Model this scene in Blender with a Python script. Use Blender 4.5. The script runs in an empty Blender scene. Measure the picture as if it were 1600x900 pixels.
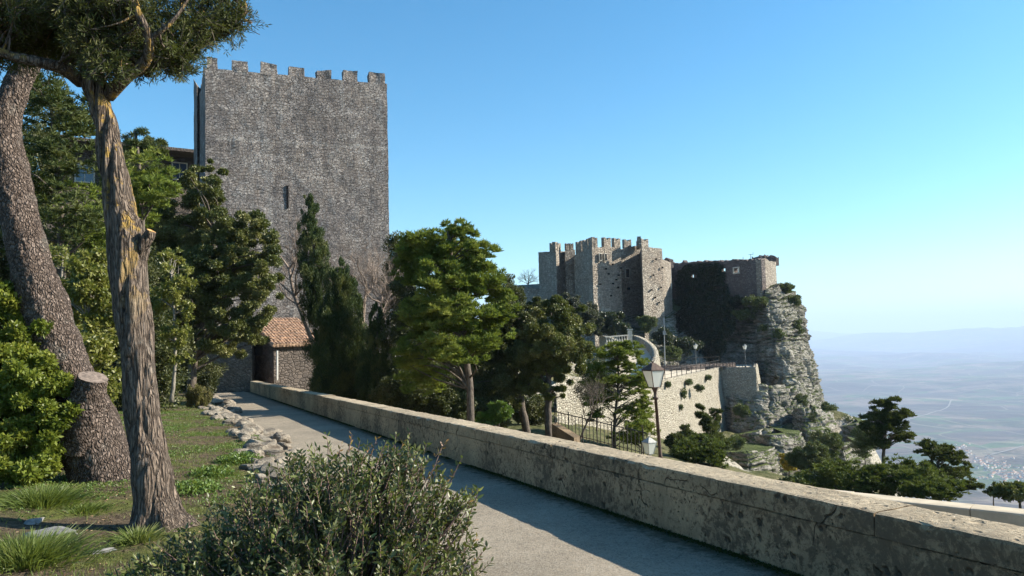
import bpy, math, random
import numpy as np
from mathutils import Vector

# ------------------------------------------------------------------ camera, sky, sun, exposure
SC = bpy.context.scene
COL = SC.collection
F = 1250.0
PITCH, ROLL = math.radians(3.43), math.radians(1.5)
fwd = np.array([0, math.cos(PITCH), math.sin(PITCH)])
_r0 = np.array([1.0, 0, 0]); _u0 = np.cross(_r0, fwd)
c_, s_ = math.cos(ROLL), math.sin(ROLL)
right = _r0*c_ - _u0*s_; up = _r0*s_ + _u0*c_
EYE = 2.2
CAM = np.array([0, 0, EYE])
cam_d = bpy.data.cameras.new('camera'); cam = bpy.data.objects.new('camera', cam_d); COL.objects.link(cam)
cam_d.sensor_width = 36; cam_d.lens = 36*F/1600; cam_d.clip_start = 0.1; cam_d.clip_end = 200000
from mathutils import Matrix
cam.matrix_world = Matrix(((right[0], up[0], -fwd[0], 0), (right[1], up[1], -fwd[1], 0), (right[2], up[2], -fwd[2], EYE), (0, 0, 0, 1)))
SC.camera = cam

SUN_AZ, SUN_EL = math.radians(82), math.radians(29)
w = bpy.data.worlds.new('World'); SC.world = w; w.use_nodes = True
nt = w.node_tree; nt.nodes.clear()
sky = nt.nodes.new('ShaderNodeTexSky'); sky.sky_type = 'NISHITA'; sky.sun_disc = False
sky.sun_elevation = SUN_EL; sky.sun_rotation = SUN_AZ
sky.altitude = 600; sky.air_density = 1.0; sky.dust_density = 1.1; sky.ozone_density = 2.0
bg = nt.nodes.new('ShaderNodeBackground'); bg.inputs[1].default_value = 0.09
wo = nt.nodes.new('ShaderNodeOutputWorld')
hs = nt.nodes.new('ShaderNodeHueSaturation'); hs.inputs['Saturation'].default_value = 1.36; hs.inputs['Hue'].default_value = .492
mul = nt.nodes.new('ShaderNodeMix'); mul.data_type = 'RGBA'; mul.blend_type = 'MULTIPLY'; mul.inputs[0].default_value = 1; mul.inputs[7].default_value = (.75, 1.0, 1.0, 1)
nt.links.new(sky.outputs[0], hs.inputs['Color']); nt.links.new(hs.outputs[0], mul.inputs[6]); nt.links.new(mul.outputs[2], bg.inputs[0]); nt.links.new(bg.outputs[0], wo.inputs[0])
sd = bpy.data.lights.new('sun', 'SUN'); sun = bpy.data.objects.new('sun', sd); COL.objects.link(sun)
sd.energy = 5.0; sd.angle = math.radians(0.5); sd.color = (1.0, 0.93, 0.80)
SUND = Vector((math.sin(SUN_AZ)*math.cos(SUN_EL), math.cos(SUN_AZ)*math.cos(SUN_EL), math.sin(SUN_EL)))
sun.rotation_euler = SUND.to_track_quat('Z', 'Y').to_euler(); sun.location = (30, 10, 40)
vs = SC.view_settings; vs.view_transform = 'Standard'; vs.look = 'None'; vs.exposure = 1.22; vs.gamma = 1; vs.use_curve_mapping = False
cy = SC.cycles; cy.max_bounces = 5; cy.transparent_max_bounces = 8; cy.volume_bounces = 2; cy.diffuse_bounces = 3; cy.glossy_bounces = 2

# ------------------------------------------------------------------ helpers
def P(x, y, Y):
    d = fwd*F + right*(x-800) - up*(y-450)
    return CAM + d*(Y/d[1])
def PZ(x, Y, z):                       # point on pixel column x at depth Y and height z (world)
    a = P(x, 500, Y); b = P(x, 600, Y); t = (z-a[2])/(b[2]-a[2])
    return a + (b-a)*t
SS, AA = np.array([0.91661, 0.39978]), np.array([-0.39978, 0.91661])
def SA(s, a, h=0.0):                   # the path's own axes: s across, a along, h above the path
    q = SS*s + AA*a
    return np.array([q[0], q[1], -0.0203*a + h])

def h3(ix, iy, iz, seed):
    n = (ix*374761393 + iy*668265263 + iz*2147483647 + seed*974634777).astype(np.int64)
    n = (n ^ (n >> 13)) * 1274126177
    n = n & 0x7fffffff
    n = ((n ^ (n >> 16)) * 73244475) & 0x7fffffff
    return n/float(0x7fffffff)
def vnoise(p, seed=0):
    p = np.asarray(p, float); i = np.floor(p).astype(np.int64); f = p-i; f = f*f*(3-2*f)
    x, y, z = i[..., 0], i[..., 1], i[..., 2]; fx, fy, fz = f[..., 0], f[..., 1], f[..., 2]
    def L(a, b, t): return a+(b-a)*t
    return L(L(L(h3(x, y, z, seed), h3(x+1, y, z, seed), fx), L(h3(x, y+1, z, seed), h3(x+1, y+1, z, seed), fx), fy),
             L(L(h3(x, y, z+1, seed), h3(x+1, y, z+1, seed), fx), L(h3(x, y+1, z+1, seed), h3(x+1, y+1, z+1, seed), fx), fy), fz)*2-1
def fbm(p, seed=0, o=4):
    p = np.asarray(p, float); r = 0; a = 1.0
    for k in range(o):
        r = r + a*vnoise(p, seed+k*7); p = p*2.03; a *= 0.5
    return r/1.9

LOC = {}
def loc_of(o): return LOC[o.name] if o else np.zeros(3)
def tag(o, label=None, cat=None, group=None, kind=None):
    if label: o['label'] = label
    if cat: o['category'] = cat
    if group: o['group'] = group
    if kind: o['kind'] = kind
    return o
def thing(name, label, cat, loc, group=None):
    o = bpy.data.objects.new(name, None); COL.objects.link(o); o.empty_display_size = 0.2
    o.location = loc; LOC[o.name] = np.array(loc, float)
    return tag(o, label, cat, group)
def mesh(name, V, Fc, mat, parent=None, smooth=False, attr=None, uv=None):
    """V (n,3) world coordinates, Fc list of tuples or an (m,k) array"""
    V = np.asarray(V, float) - loc_of(parent)
    me = bpy.data.meshes.new(name)
    if isinstance(Fc, np.ndarray):
        m, k = Fc.shape
        me.vertices.add(len(V)); me.vertices.foreach_set('co', V.astype(np.float32).ravel())
        me.loops.add(m*k); me.loops.foreach_set('vertex_index', Fc.astype(np.int32).ravel())
        me.polygons.add(m); me.polygons.foreach_set('loop_start', np.arange(0, m*k, k, dtype=np.int32))
        me.update(calc_edges=True)
    else:
        me.from_pydata([tuple(v) for v in V], [], Fc); me.update()
    if attr is not None:
        at = me.attributes.new('rnd', 'FLOAT', 'POINT'); at.data.foreach_set('value', np.asarray(attr, np.float32))
    if smooth: me.shade_smooth()
    mats = mat if isinstance(mat, (list, tuple)) else [mat]
    for m_ in mats: me.materials.append(m_)
    o = bpy.data.objects.new(name, me); COL.objects.link(o)
    if parent: o.parent = parent; LOC[o.name] = loc_of(parent)
    else: LOC[o.name] = np.zeros(3)
    return o
def recentre(o):
    """put the origin of a one-mesh thing at its base"""
    me = o.data; n = len(me.vertices); v = np.empty(n*3, np.float32); me.vertices.foreach_get('co', v); v = v.reshape(-1, 3)
    c = (v.min(0)+v.max(0))/2; c[2] = v[:, 2].min(); v -= c; me.vertices.foreach_set('co', v.ravel()); o.location = c.tolist(); LOC[o.name] = c.astype(float); me.update()
    return o
class MB:
    def __init__(s): s.v = []; s.f = []
    def add(s, V, Fc):
        n = len(s.v); s.v += [tuple(map(float, a)) for a in V]; s.f += [tuple(int(i)+n for i in f) for f in Fc]; return s
    def box(s, c, sx, sy, sz, X=None, Y=None, Z=None):
        c = np.array(c, float); X = np.array([1., 0, 0]) if X is None else np.array(X, float); Y = np.array([0, 1., 0]) if Y is None else np.array(Y, float); Z = np.array([0, 0, 1.]) if Z is None else np.array(Z, float)
        vs_ = [c + X*(i*sx/2) + Y*(j*sy/2) + Z*(k*sz/2) for k in (-1, 1) for j in (-1, 1) for i in (-1, 1)]
        return s.add(vs_, [(0, 2, 3, 1), (4, 5, 7, 6), (0, 1, 5, 4), (2, 6, 7, 3), (0, 4, 6, 2), (1, 3, 7, 5)])
    def prism(s, poly, z0, z1, z1s=None):
        """poly: list of (x,y); z1s optional top heights per vertex"""
        n = len(poly); ar = sum(poly[i][0]*poly[(i+1) % n][1]-poly[(i+1) % n][0]*poly[i][1] for i in range(n))
        idx = list(range(n)) if ar > 0 else list(range(n))[::-1]
        pl = [poly[i] for i in idx]; tz = [(z1s[i] if z1s else z1) for i in idx]
        V = [(p[0], p[1], z0) for p in pl] + [(p[0], p[1], t) for p, t in zip(pl, tz)]
        return s.add(V, [tuple(range(n))[::-1], tuple(range(n, 2*n))] + [(i, (i+1) % n, n+(i+1) % n, n+i) for i in range(n)])
    def tube(s, pts, rad, n=8, cap=True):
        V, Fc = tube(pts, rad, n, cap); return s.add(V, Fc)
    def build(s, name, mat, parent=None, smooth=False): return mesh(name, s.v, s.f, mat, parent, smooth)
def frames(pts):
    pts = np.asarray(pts, float); T = np.gradient(pts, axis=0); T /= np.linalg.norm(T, axis=1)[:, None]+1e-9
    a = np.array([1., 0, 0]) if abs(T[0][0]) < .8 else np.array([0, 1., 0])
    U = []
    u = a - T[0]*(a@T[0]); u /= np.linalg.norm(u)
    for t in T:
        u = u - t*(u@t); u /= np.linalg.norm(u)+1e-9; U.append(u.copy())
    U = np.array(U); W = np.cross(T, U); return T, U, W
def tube(pts, rad, n=8, cap=True):
    pts = np.asarray(pts, float); rad = np.asarray(rad, float)*np.ones(len(pts)); T, U, W = frames(pts)
    an = np.linspace(0, 2*math.pi, n, endpoint=False)
    V = (pts[:, None, :] + rad[:, None, None]*(np.cos(an)[None, :, None]*U[:, None, :]+np.sin(an)[None, :, None]*W[:, None, :])).reshape(-1, 3)
    Fc = []
    for i in range(len(pts)-1):
        for j in range(n):
            k = (j+1) % n; Fc.append((i*n+j, i*n+k, (i+1)*n+k, (i+1)*n+j))
    if cap: Fc += [tuple(range(n))[::-1], tuple(range((len(pts)-1)*n, len(pts)*n))]
    return V, Fc
def spline(pts, m):
    pts = np.asarray(pts, float); n = len(pts); d = np.r_[0, np.cumsum(np.linalg.norm(np.diff(pts[:, :3], axis=0), axis=1))]
    tt = np.linspace(0, d[-1], m)
    sl = np.gradient(pts, d, axis=0) if n > 2 else np.repeat((pts[1:]-pts[:1])/d[-1], 2, 0)
    i = np.clip(np.searchsorted(d, tt)-1, 0, n-2); h = (d[i+1]-d[i])[:, None]; t = ((tt-d[i])[:, None])/h
    return (2*t**3-3*t**2+1)*pts[i] + (t**3-2*t**2+t)*h*sl[i] + (-2*t**3+3*t**2)*pts[i+1] + (t**3-t**2)*h*sl[i+1]
def grid_faces(nr, nc, wrap=False):
    i, j = np.meshgrid(np.arange(nr-1), np.arange(nc if wrap else nc-1), indexing='ij'); k = (j+1) % nc
    return np.stack([i*nc+j, i*nc+k, (i+1)*nc+k, (i+1)*nc+j], -1).reshape(-1, 4)

# ------------------------------------------------------------------ materials
class NT:
    def __init__(s, name):
        s.m = bpy.data.materials.new(name); s.m.use_nodes = True; s.t = s.m.node_tree; s.t.nodes.clear()
        s.out = s.t.nodes.new('ShaderNodeOutputMaterial')
    def n(s, typ, ins=None, **kw):
        nd = s.t.nodes.new('ShaderNode'+typ)
        for k, v in kw.items(): setattr(nd, k, v)
        for k, v in (ins or {}).items(): s.set(nd.inputs[k], v)
        return nd
    def set(s, sock, v):
        if isinstance(v, bpy.types.NodeSocket): s.t.links.new(v, sock)
        elif isinstance(v, bpy.types.Node): s.t.links.new(v.outputs[0], sock)
        else:
            if sock.type == 'RGBA' and len(v) == 3: v = (*v, 1)
            sock.default_value = v
    def pos(s): return s.n('NewGeometry').outputs['Position']
    def scale(s, v, k):
        k = (k, k, k) if not isinstance(k, (tuple, list)) else k
        return s.n('VectorMath', {0: v, 1: k}, operation='MULTIPLY').outputs[0]
    def vadd(s, a, b): return s.n('VectorMath', {0: a, 1: b}, operation='ADD').outputs[0]
    def noise(s, v, sc, det=4, rough=.55, col=False):
        nd = s.n('TexNoise', {'Vector': v, 'Scale': sc, 'Detail': det, 'Roughness': rough}); return nd.outputs['Color' if col else 'Fac']
    def warp(s, v, sc, amt):
        c = s.noise(v, sc, 2, .5, True); d = s.n('VectorMath', {0: c, 1: (.5, .5, .5)}, operation='SUBTRACT').outputs[0]
        return s.vadd(v, s.scale(d, amt))
    def vor(s, v, sc, feat='F1', out='Distance'):
        nd = s.n('TexVoronoi', {'Vector': v, 'Scale': sc}, feature=feat); return nd.outputs[out]
    def ramp(s, fac, a, b, lo=0., hi=1.):
        nd = s.n('MapRange', {'Value': fac, 'From Min': a, 'From Max': b, 'To Min': lo, 'To Max': hi}); nd.interpolation_type = 'SMOOTHSTEP'; return nd.outputs[0]
    def math(s, op, a, b=0.):
        return s.n('Math', {0: a, 1: b}, operation=op).outputs[0]
    def mix(s, f, a, b, mode='MIX'):
        nd = s.n('Mix', data_type='RGBA', blend_type=mode); s.set(nd.inputs[0], f); s.set(nd.inputs[6], a); s.set(nd.inputs[7], b); return nd.outputs[2]
    def bump(s, h, dist, strength=1., nrm=None):
        nd = s.n('Bump', {'Height': h, 'Distance': dist, 'Strength': strength})
        if nrm: s.set(nd.inputs['Normal'], nrm)
        return nd.outputs[0]
    def bsdf(s, col, rough=.9, nrm=None, spec=.3, **kw):
        b = s.n('BsdfPrincipled', {'Base Color': col, 'Roughness': rough, 'Specular IOR Level': spec})
        for k, v in kw.items(): s.set(b.inputs[k], v)
        if nrm is not None: s.set(b.inputs['Normal'], nrm)
        return b.outputs[0]
    def done(s, sh): s.set(s.out.inputs[0], sh); return s.m

def m_masonry(name, c1, c2, mortar, size=.3, bump=.06, flat=1.7, tint=None, holes=False):
    t = NT(name); p = t.pos(); v = t.warp(t.scale(p, (1, 1, flat)), 1.2/size*.3, .35*size)
    e = t.vor(v, 1/size, 'DISTANCE_TO_EDGE'); rc = t.vor(v, 1/size, 'F1', 'Color')
    rnd = t.n('SeparateColor', {0: rc}).outputs[0]
    big = t.noise(p, .25/size*.3, 5, .6); fine = t.noise(p, 4/size, 4, .65)
    col = t.mix(rnd, c1, c2)
    col = t.mix(t.ramp(big, .35, .65, .0, .5), col, tint or tuple(x*.6 for x in c1))
    col = t.mix(t.ramp(fine, .3, .7, .35, 0.), col, tuple(x*.35 for x in c1))
    col = t.mix(t.ramp(e, .0, .07, .8, 0.), col, mortar)
    h = t.math('ADD', t.ramp(e, 0, .16), t.math('MULTIPLY', rnd, .9)); h = t.math('ADD', h, t.math('MULTIPLY', fine, .7))
    if holes:
        ho = t.ramp(t.vor(t.scale(p, (1, 1, .8)), .42), .13, .18, 1., 0.)
        col = t.mix(ho, col, (.03, .025, .02)); h = t.math('SUBTRACT', h, t.math('MULTIPLY', ho, 3.))
    return t.done(t.bsdf(col, .92, t.bump(h, bump), .2))
def m_rock(name, c1, c2, dark, grass=None, sc=1., strata=1.):
    t = NT(name); p = t.pos()
    ps = t.warp(p, .25/sc, 1.6*sc)
    st = t.noise(t.scale(ps, (.12/sc, .12/sc, 2.2/sc*strata)), 1., 6, .65)
    n1 = t.noise(p, .5/sc, 6, .65); n2 = t.noise(p, 3./sc, 5, .7)
    col = t.mix(t.ramp(n1, .35, .65), c1, c2)
    col = t.mix(t.ramp(st, .30, .55, .85, 0.), col, dark)
    col = t.mix(t.ramp(n2, .35, .55, .5, 0.), col, dark)
    nz = t.n('SeparateXYZ', {0: t.n('NewGeometry').outputs['Normal']}).outputs[2]
    rough = .95
    if grass:
        g = t.math('ADD', nz, t.math('MULTIPLY', t.math('SUBTRACT', n1, .5), 1.1))
        gcol = t.mix(t.noise(p, 2.5/sc, 5, .6), grass, tuple(x*1.45 for x in grass))
        col = t.mix(t.ramp(g, .55, .75), col, gcol)
    h = t.math('ADD', t.math('MULTIPLY', st, 2.), n2)
    return t.done(t.bsdf(col, rough, t.bump(h, .35*sc), .15))
def m_leaf(name, c1, c2, c3=None, trans=.25, rough=.5, spec=.35, nsc=.9):
    t = NT(name); p = t.pos(); r = t.n('Attribute', attribute_name='rnd').outputs['Fac']
    col = t.mix(r, c1, c2)
    if c3: col = t.mix(t.ramp(t.noise(p, nsc, 3, .6), .48, .68), col, c3)
    b = t.bsdf(col, rough, None, spec)
    tr = t.n('BsdfTranslucent', {0: t.mix(.5, col, (.25, .3, .03))}).outputs[0]
    mx = t.n('MixShader', {0: trans, 1: b, 2: tr})
    return t.done(mx.outputs[0])
def m_plain(name, col, rough=.6, metal=0., var=.25, nsc=6., spec=.4):
    t = NT(name); p = t.pos(); n = t.noise(p, nsc, 5, .6)
    c = t.mix(t.ramp(n, .3, .7), tuple(x*(1-var) for x in col), tuple(min(1, x*(1+var)) for x in col))
    return t.done(t.bsdf(c, rough, t.bump(n, .003), spec, Metallic=metal))
def m_twig(name, c1, c2): 
    t = NT(name); p = t.pos(); n = t.noise(t.scale(p, (1, 1, .3)), 14, 5, .7)
    return t.done(t.bsdf(t.mix(t.ramp(n, .3, .7), c1, c2), .9, t.bump(n, .03), .15))

# ------------------------------------------------------------------ far plain (polar sheet reaching the horizon)
def plain_z(x, y):
    r = np.hypot(x, y); p = np.stack([x, y, 0*x], -1)
    base = -700 + 0*x
    hill = np.clip((r-5500)/9000, 0, 1)
    h = base + hill*(fbm(p/3400., 3, 5)*230+90) + np.clip((r-2500)/3000, 0, 1)*fbm(p/1100., 5, 4)*40
    far = np.clip((r-24000)/9000, 0, 1)*np.clip((64000-r)/6000, 0, 1)
    h = h + far*np.clip(fbm(p/11000., 11, 5)+.18, 0, 1)*1500
    return h
def build_plain():
    r = np.r_[0.1, np.geomspace(900, 66000, 330)]
    a = np.radians(np.r_[np.linspace(12, 40, 300), np.linspace(40.5, 371, 240)])
    R, A = np.meshgrid(r, a, indexing='ij'); x, y = R*np.sin(A), R*np.cos(A)
    z = plain_z(x, y)
    V = np.stack([x, y, z], -1).reshape(-1, 3)
    t = NT('far_fields'); p = t.scale(t.pos(), (1, 1, 0)); pw = t.warp(p, .0006, 900)
    ce = t.n('SeparateColor', {0: t.vor(t.scale(pw, (1, 1.7, 1)), .0035, 'F1', 'Color')}).outputs[0]
    cb = t.noise(t.scale(p, (.6, 1.3, 1)), .0005, 6, .68); cr = t.noise(p, .0022, 6, .72)
    col = t.mix(ce, (.05, .045, .035), (.30, .22, .16))
    col = t.mix(t.ramp(ce, .62, .72), col, (.06, .11, .04))
    col = t.mix(t.ramp(cb, .44, .56, 0., .85), col, (.045, .036, .034))
    col = t.mix(t.ramp(cr, .48, .62, 0, .9), col, (.035, .045, .022))
    ed = t.vor(pw, .0022, 'DISTANCE_TO_EDGE'); col = t.mix(t.ramp(ed, .0, .03, .5, 0.), col, (.24, .21, .15))
    o = mesh('plain', V, grid_faces(len(r), len(a))[:, ::-1].copy(), t.done(t.bsdf(col, .95, t.bump(t.noise(p, .002, 5, .6), 60), .1)), None, True)
    tag(o, kind='structure')
build_plain()
def far_pt(px, py):                     # where the sight line through a pixel meets the plain
    d = fwd*F + right*(px-800) - up*(py-450); d = d/np.linalg.norm(d); k = (700+EYE)/-d[2]
    for _ in range(30):
        q = CAM + d*k; dz = q[2]-float(plain_z(np.array(q[0]), np.array(q[1]))); k += dz/-d[2]*.6
    q = CAM + d*k; q[2] = float(plain_z(np.array(q[0]), np.array(q[1]))); return q
mt = NT('far_road'); M_FROAD = mt.done(mt.bsdf((.22, .2, .165), .9))
for k, pts in enumerate([[(1395, 662), (1425, 655), (1450, 648), (1475, 640), (1488, 625)], [(1548, 712), (1572, 706), (1600, 698)], [(1500, 742), (1540, 748), (1580, 756), (1620, 762)]]):
    q = spline([far_pt(*a) for a in pts], 50); T = np.gradient(q, axis=0); T /= np.linalg.norm(T, axis=1)[:, None]; S = np.stack([T[:, 1], -T[:, 0], 0*T[:, 0]], 1)
    wd = (6, 6, 4)[k]
    zz = lambda v: np.c_[v[:, :2], plain_z(v[:, 0], v[:, 1])+6]
    tag(mesh('country_road', np.stack([zz(q-S*wd), zz(q+S*wd)], 1).reshape(-1, 3), grid_faces(50, 2), M_FROAD), kind='structure')
# the village in the valley
rg = random.Random(5)
M_VW = m_plain('village_wall', (.62, .58, .5), .9, 0, .2, .05); M_VR = m_plain('village_roof', (.35, .17, .09), .9, 0, .2, .05)
for k in range(150):
    u = rg.random()**1.2
    cx, cy = (1495+u*120, 700+u*52) if k % 3 else (1520+rg.random()*90, 728+rg.random()*24)
    q = far_pt(cx+rg.gauss(0, 9), cy+rg.gauss(0, 5.5)); a = rg.choice((.4, .5, 1.9))+rg.gauss(0, .1); sx, sy, h = rg.uniform(8, 17), rg.uniform(6, 11), rg.uniform(4, 8)
    X = (math.cos(a), math.sin(a), 0); Yv = (-math.sin(a), math.cos(a), 0)
    e = thing('village_house', 'tiny pale house in the distant village on the plain', 'house', q, 'houses of the distant village')
    MB().box((q[0], q[1], q[2]+h/2-1), sx, sy, h+2, X, Yv).build('wall', M_VW, e)
    X, Yv = np.array(X), np.array(Yv); b = np.array(q)+np.array([0, 0, h]); m = MB()
    c = [b+X*(i*(sx/2+.4))+Yv*(j*(sy/2+.4)) for i, j in ((-1, -1), (1, -1), (1, 1), (-1, 1))]; rd = [b+X*(i*(sx/2+.4))+np.array([0, 0, 2.4]) for i in (-1, 1)]
    m.add(c+rd, [(0, 1, 5, 4), (2, 3, 4, 5), (0, 4, 3), (1, 2, 5), (3, 2, 1, 0)]); m.build('roof', M_VR, e)

# ------------------------------------------------------------------ haze: one closed box of air
hz = NT('haze_air'); pv = hz.n('VolumePrincipled', {'Color': (.64, .77, 1.0), 'Density': 6.5e-5, 'Anisotropy': .0})
hz.t.links.new(pv.outputs[0], hz.out.inputs['Volume'])
tag(MB().box((0, 0, (-900+700)/2), 140000, 140000, 1600).build('haze', hz.m), kind='stuff')

# ------------------------------------------------------------------ the mountain the castle stands on
ctl = []
def cp(px, Y, zrel=None, py=None):
    if py is not None: ctl.append(P(px, py, Y))
    else: ctl.append(PZ(px, Y, EYE+zrel))
for s in (6.4, 8, 10): 
    for a in (-10, 0, 8, 16): ctl.append(SA(s, a, -2.25))
for s in (6.4, 9):
    for a in (26, 36, 48, 60): ctl.append(SA(s, a, -2.4 if s < 7 else -3.2))
for s in (15, 20, 28):
    for a in (-14, -6, 0): ctl.append(SA(s, a, -4.2-(s-15)*.35))
for px, Y, py in [(830, 48, 668), (960, 50, 694), (1030, 58, 706), (800, 60, 655), (900, 72, 690), (1040, 82, 700), (1090, 80, 690), (1060, 66, 718), (1130, 70, 757), (1200, 62, 768),
                  (1260, 64, 765), (1300, 95, 735), (1345, 112, 700), (1350, 135, 665), (1305, 142, 640), (1270, 132, 668), (1345, 68, 775), (1260, 46, 800), (1340, 42, 815), (1440, 42, 812), (1600, 40, 812), (1700, 40, 830), (1395, 70, 790), (1490, 62, 810),
                  (700, 55, 650), (640, 60, 630)]:
    cp(px, Y, None, py)
for px, Y, z in [(1150, 140, -18), (1200, 150, -21), (1120, 130, -17), (1080, 120, -16), (1040, 105, -14.5), (1240, 150, -22), (1180, 165, -20), (1100, 150, -14), (1160, 128, -17.5), (1200, 122, -20), (1160, 95, -24), (1120, 92, -21), (1200, 105, -25), (1245, 112, -24), (1160, 112, -24), (1110, 108, -20), (1240, 95, -24), (1285, 108, -22)]:
    cp(px, Y, z)
for x, y, z in [(60, 80, -38), (85, 70, -60), (75, 120, -70), (95, 100, -90), (52, 20, -25), (80, 20, -50), (60, -20, -30), (88, 150, -85), (90, 200, -100), (70, 178, -45), (60, 230, -70), (40, 240, -40), (0, 230, -10), (45, 178, -16), (20, 175, 0), (25, 150, -11), (10, 130, -9), (0, 100, -8), (-5, 80, -6), (-10, 65, -2), (-20, 100, 0), (-30, 70, 1), (-40, 60, 1), (-60, 100, 2), (-60, 160, 0), (-90, 60, 0), (-90, 150, -20), (0, 200, 2), (-30, 60, 0), (-22, 50, -.6), (-30, 45, 0)]:
    ctl.append(np.array([x, y, z+EYE]))
ctl = np.array(ctl)
def rbf_fit(C):
    X = C[:, :2]/50.; n = len(X); D = np.linalg.norm(X[:, None]-X[None], axis=2)
    K = D + np.eye(n)*1e-3*-1; A = np.zeros((n+3, n+3)); A[:n, :n] = K; A[:n, n] = 1; A[:n, n+1:] = X; A[n, :n] = 1; A[n+1:, :n] = X.T
    return np.linalg.solve(A, np.r_[C[:, 2], 0, 0, 0]), X
_w, _X = rbf_fit(ctl)
def hill_z(x, y, rough=True):
    sh = np.shape(x); q = np.stack([np.ravel(x), np.ravel(y)], 1)/50.
    out = np.zeros(len(q))
    for i in range(0, len(q), 20000):
        s = q[i:i+20000]; out[i:i+20000] = np.linalg.norm(s[:, None]-_X[None], axis=2)@_w[:-3] + _w[-3] + s@_w[-2:]
    z = out.reshape(sh)
    r = np.hypot(x-10, y-90); f = np.clip((r-150)/650, 0, 1)
    z = np.minimum(z, 60)*(1-f) + f*(-760)
    if rough:
        p = np.stack([x, y, 0*x], -1); d = np.clip((np.hypot(x, y)-30)/60, 0, 1)
        z = z + d*(fbm(p/14., 21, 5)*1.7 + np.abs(fbm(p/5., 23, 4))*1.5)
    s_ = x*SS[0]+y*SS[1]; a_ = x*AA[0]+y*AA[1]; g = -.0203*a_
    k = np.clip((6.25-s_)/.3, 0, 1)*np.clip((66-a_)/2, 0, 1)
    return z*(1-k) + k*np.minimum(z, g-.35)
def hz_at(x, y): return float(hill_z(np.array([float(x)]), np.array([float(y)]))[0])
def build_hill():
    def axis(lo, hi, step, ext):
        c = np.arange(lo, hi, step); a = lo-np.geomspace(step*2, ext, 26)[::-1]; b = hi+np.geomspace(step*2, ext, 26); return np.r_[a, c, b]
    X = axis(-50, 100, .65, 900); Y = axis(-20, 200, .65, 900)
    x, y = np.meshgrid(X, Y, indexing='xy'); z = hill_z(x, y)
    t = NT('hillside_ground'); p = t.pos(); n = t.noise(p, .35, 6, .65); n2 = t.noise(p, 2.5, 6, .7)
    nz = t.n('SeparateXYZ', {0: t.n('NewGeometry').outputs['Normal']}).outputs[2]
    g = t.mix(t.ramp(n, .35, .65), (.10, .105, .04), (.19, .165, .085)); g = t.mix(t.ramp(n2, .4, .62, 0., .7), g, (.035, .045, .015))
    rk = t.mix(t.ramp(n2, .35, .6), (.12, .11, .09), (.42, .38, .31))
    f = t.math('ADD', nz, t.math('MULTIPLY', t.math('SUBTRACT', n, .5), .8))
    col = t.mix(t.ramp(f, .80, .90), rk, g)
    m = t.done(t.bsdf(col, .95, t.bump(n2, .25), .1))
    tag(mesh('hillside', np.stack([x, y, z], -1).reshape(-1, 3), grid_faces(*x.shape), m, None, True), kind='structure')
build_hill()

# ------------------------------------------------------------------ lawn and path
def lawn_h(s, a):
    s = np.asarray(s, float); a = np.asarray(a, float)
    e = path_edge(a); t = np.clip((e-.1-s)/.5, 0, 1); rise = t*t*(3-2*t)
    h = rise*(.42 + np.clip((e-s-.6)/5, 0, 1)*.32)
    p = np.stack([s, a, 0*s], -1); q = np.broadcast_to(p, p.shape)
    return h - .12*(1-rise) + rise*(fbm(q/1.6, 31, 3)*.07 + fbm(q/.35, 32, 3)*.02)
def path_edge(a): return 2.45 + .12*np.sin(np.asarray(a)*.35) + .25*np.exp(-((np.asarray(a)-46)/8)**2)
def lawn_z(x, y):
    s = x*SS[0]+y*SS[1]; a = x*AA[0]+y*AA[1]; return float(-.0203*a + lawn_h(s, a))
def L(px, py):                         # pixel -> point on the lawn (iterated)
    d = fwd*F + right*(px-800) - up*(py-450); k = 1.6/-d[2]
    for _ in range(40):
        q = CAM + d*k; k += (q[2]-lawn_z(q[0], q[1]))/-d[2]*.7
    q = CAM+d*k; return np.array([q[0], q[1], lawn_z(q[0], q[1])])
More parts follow.
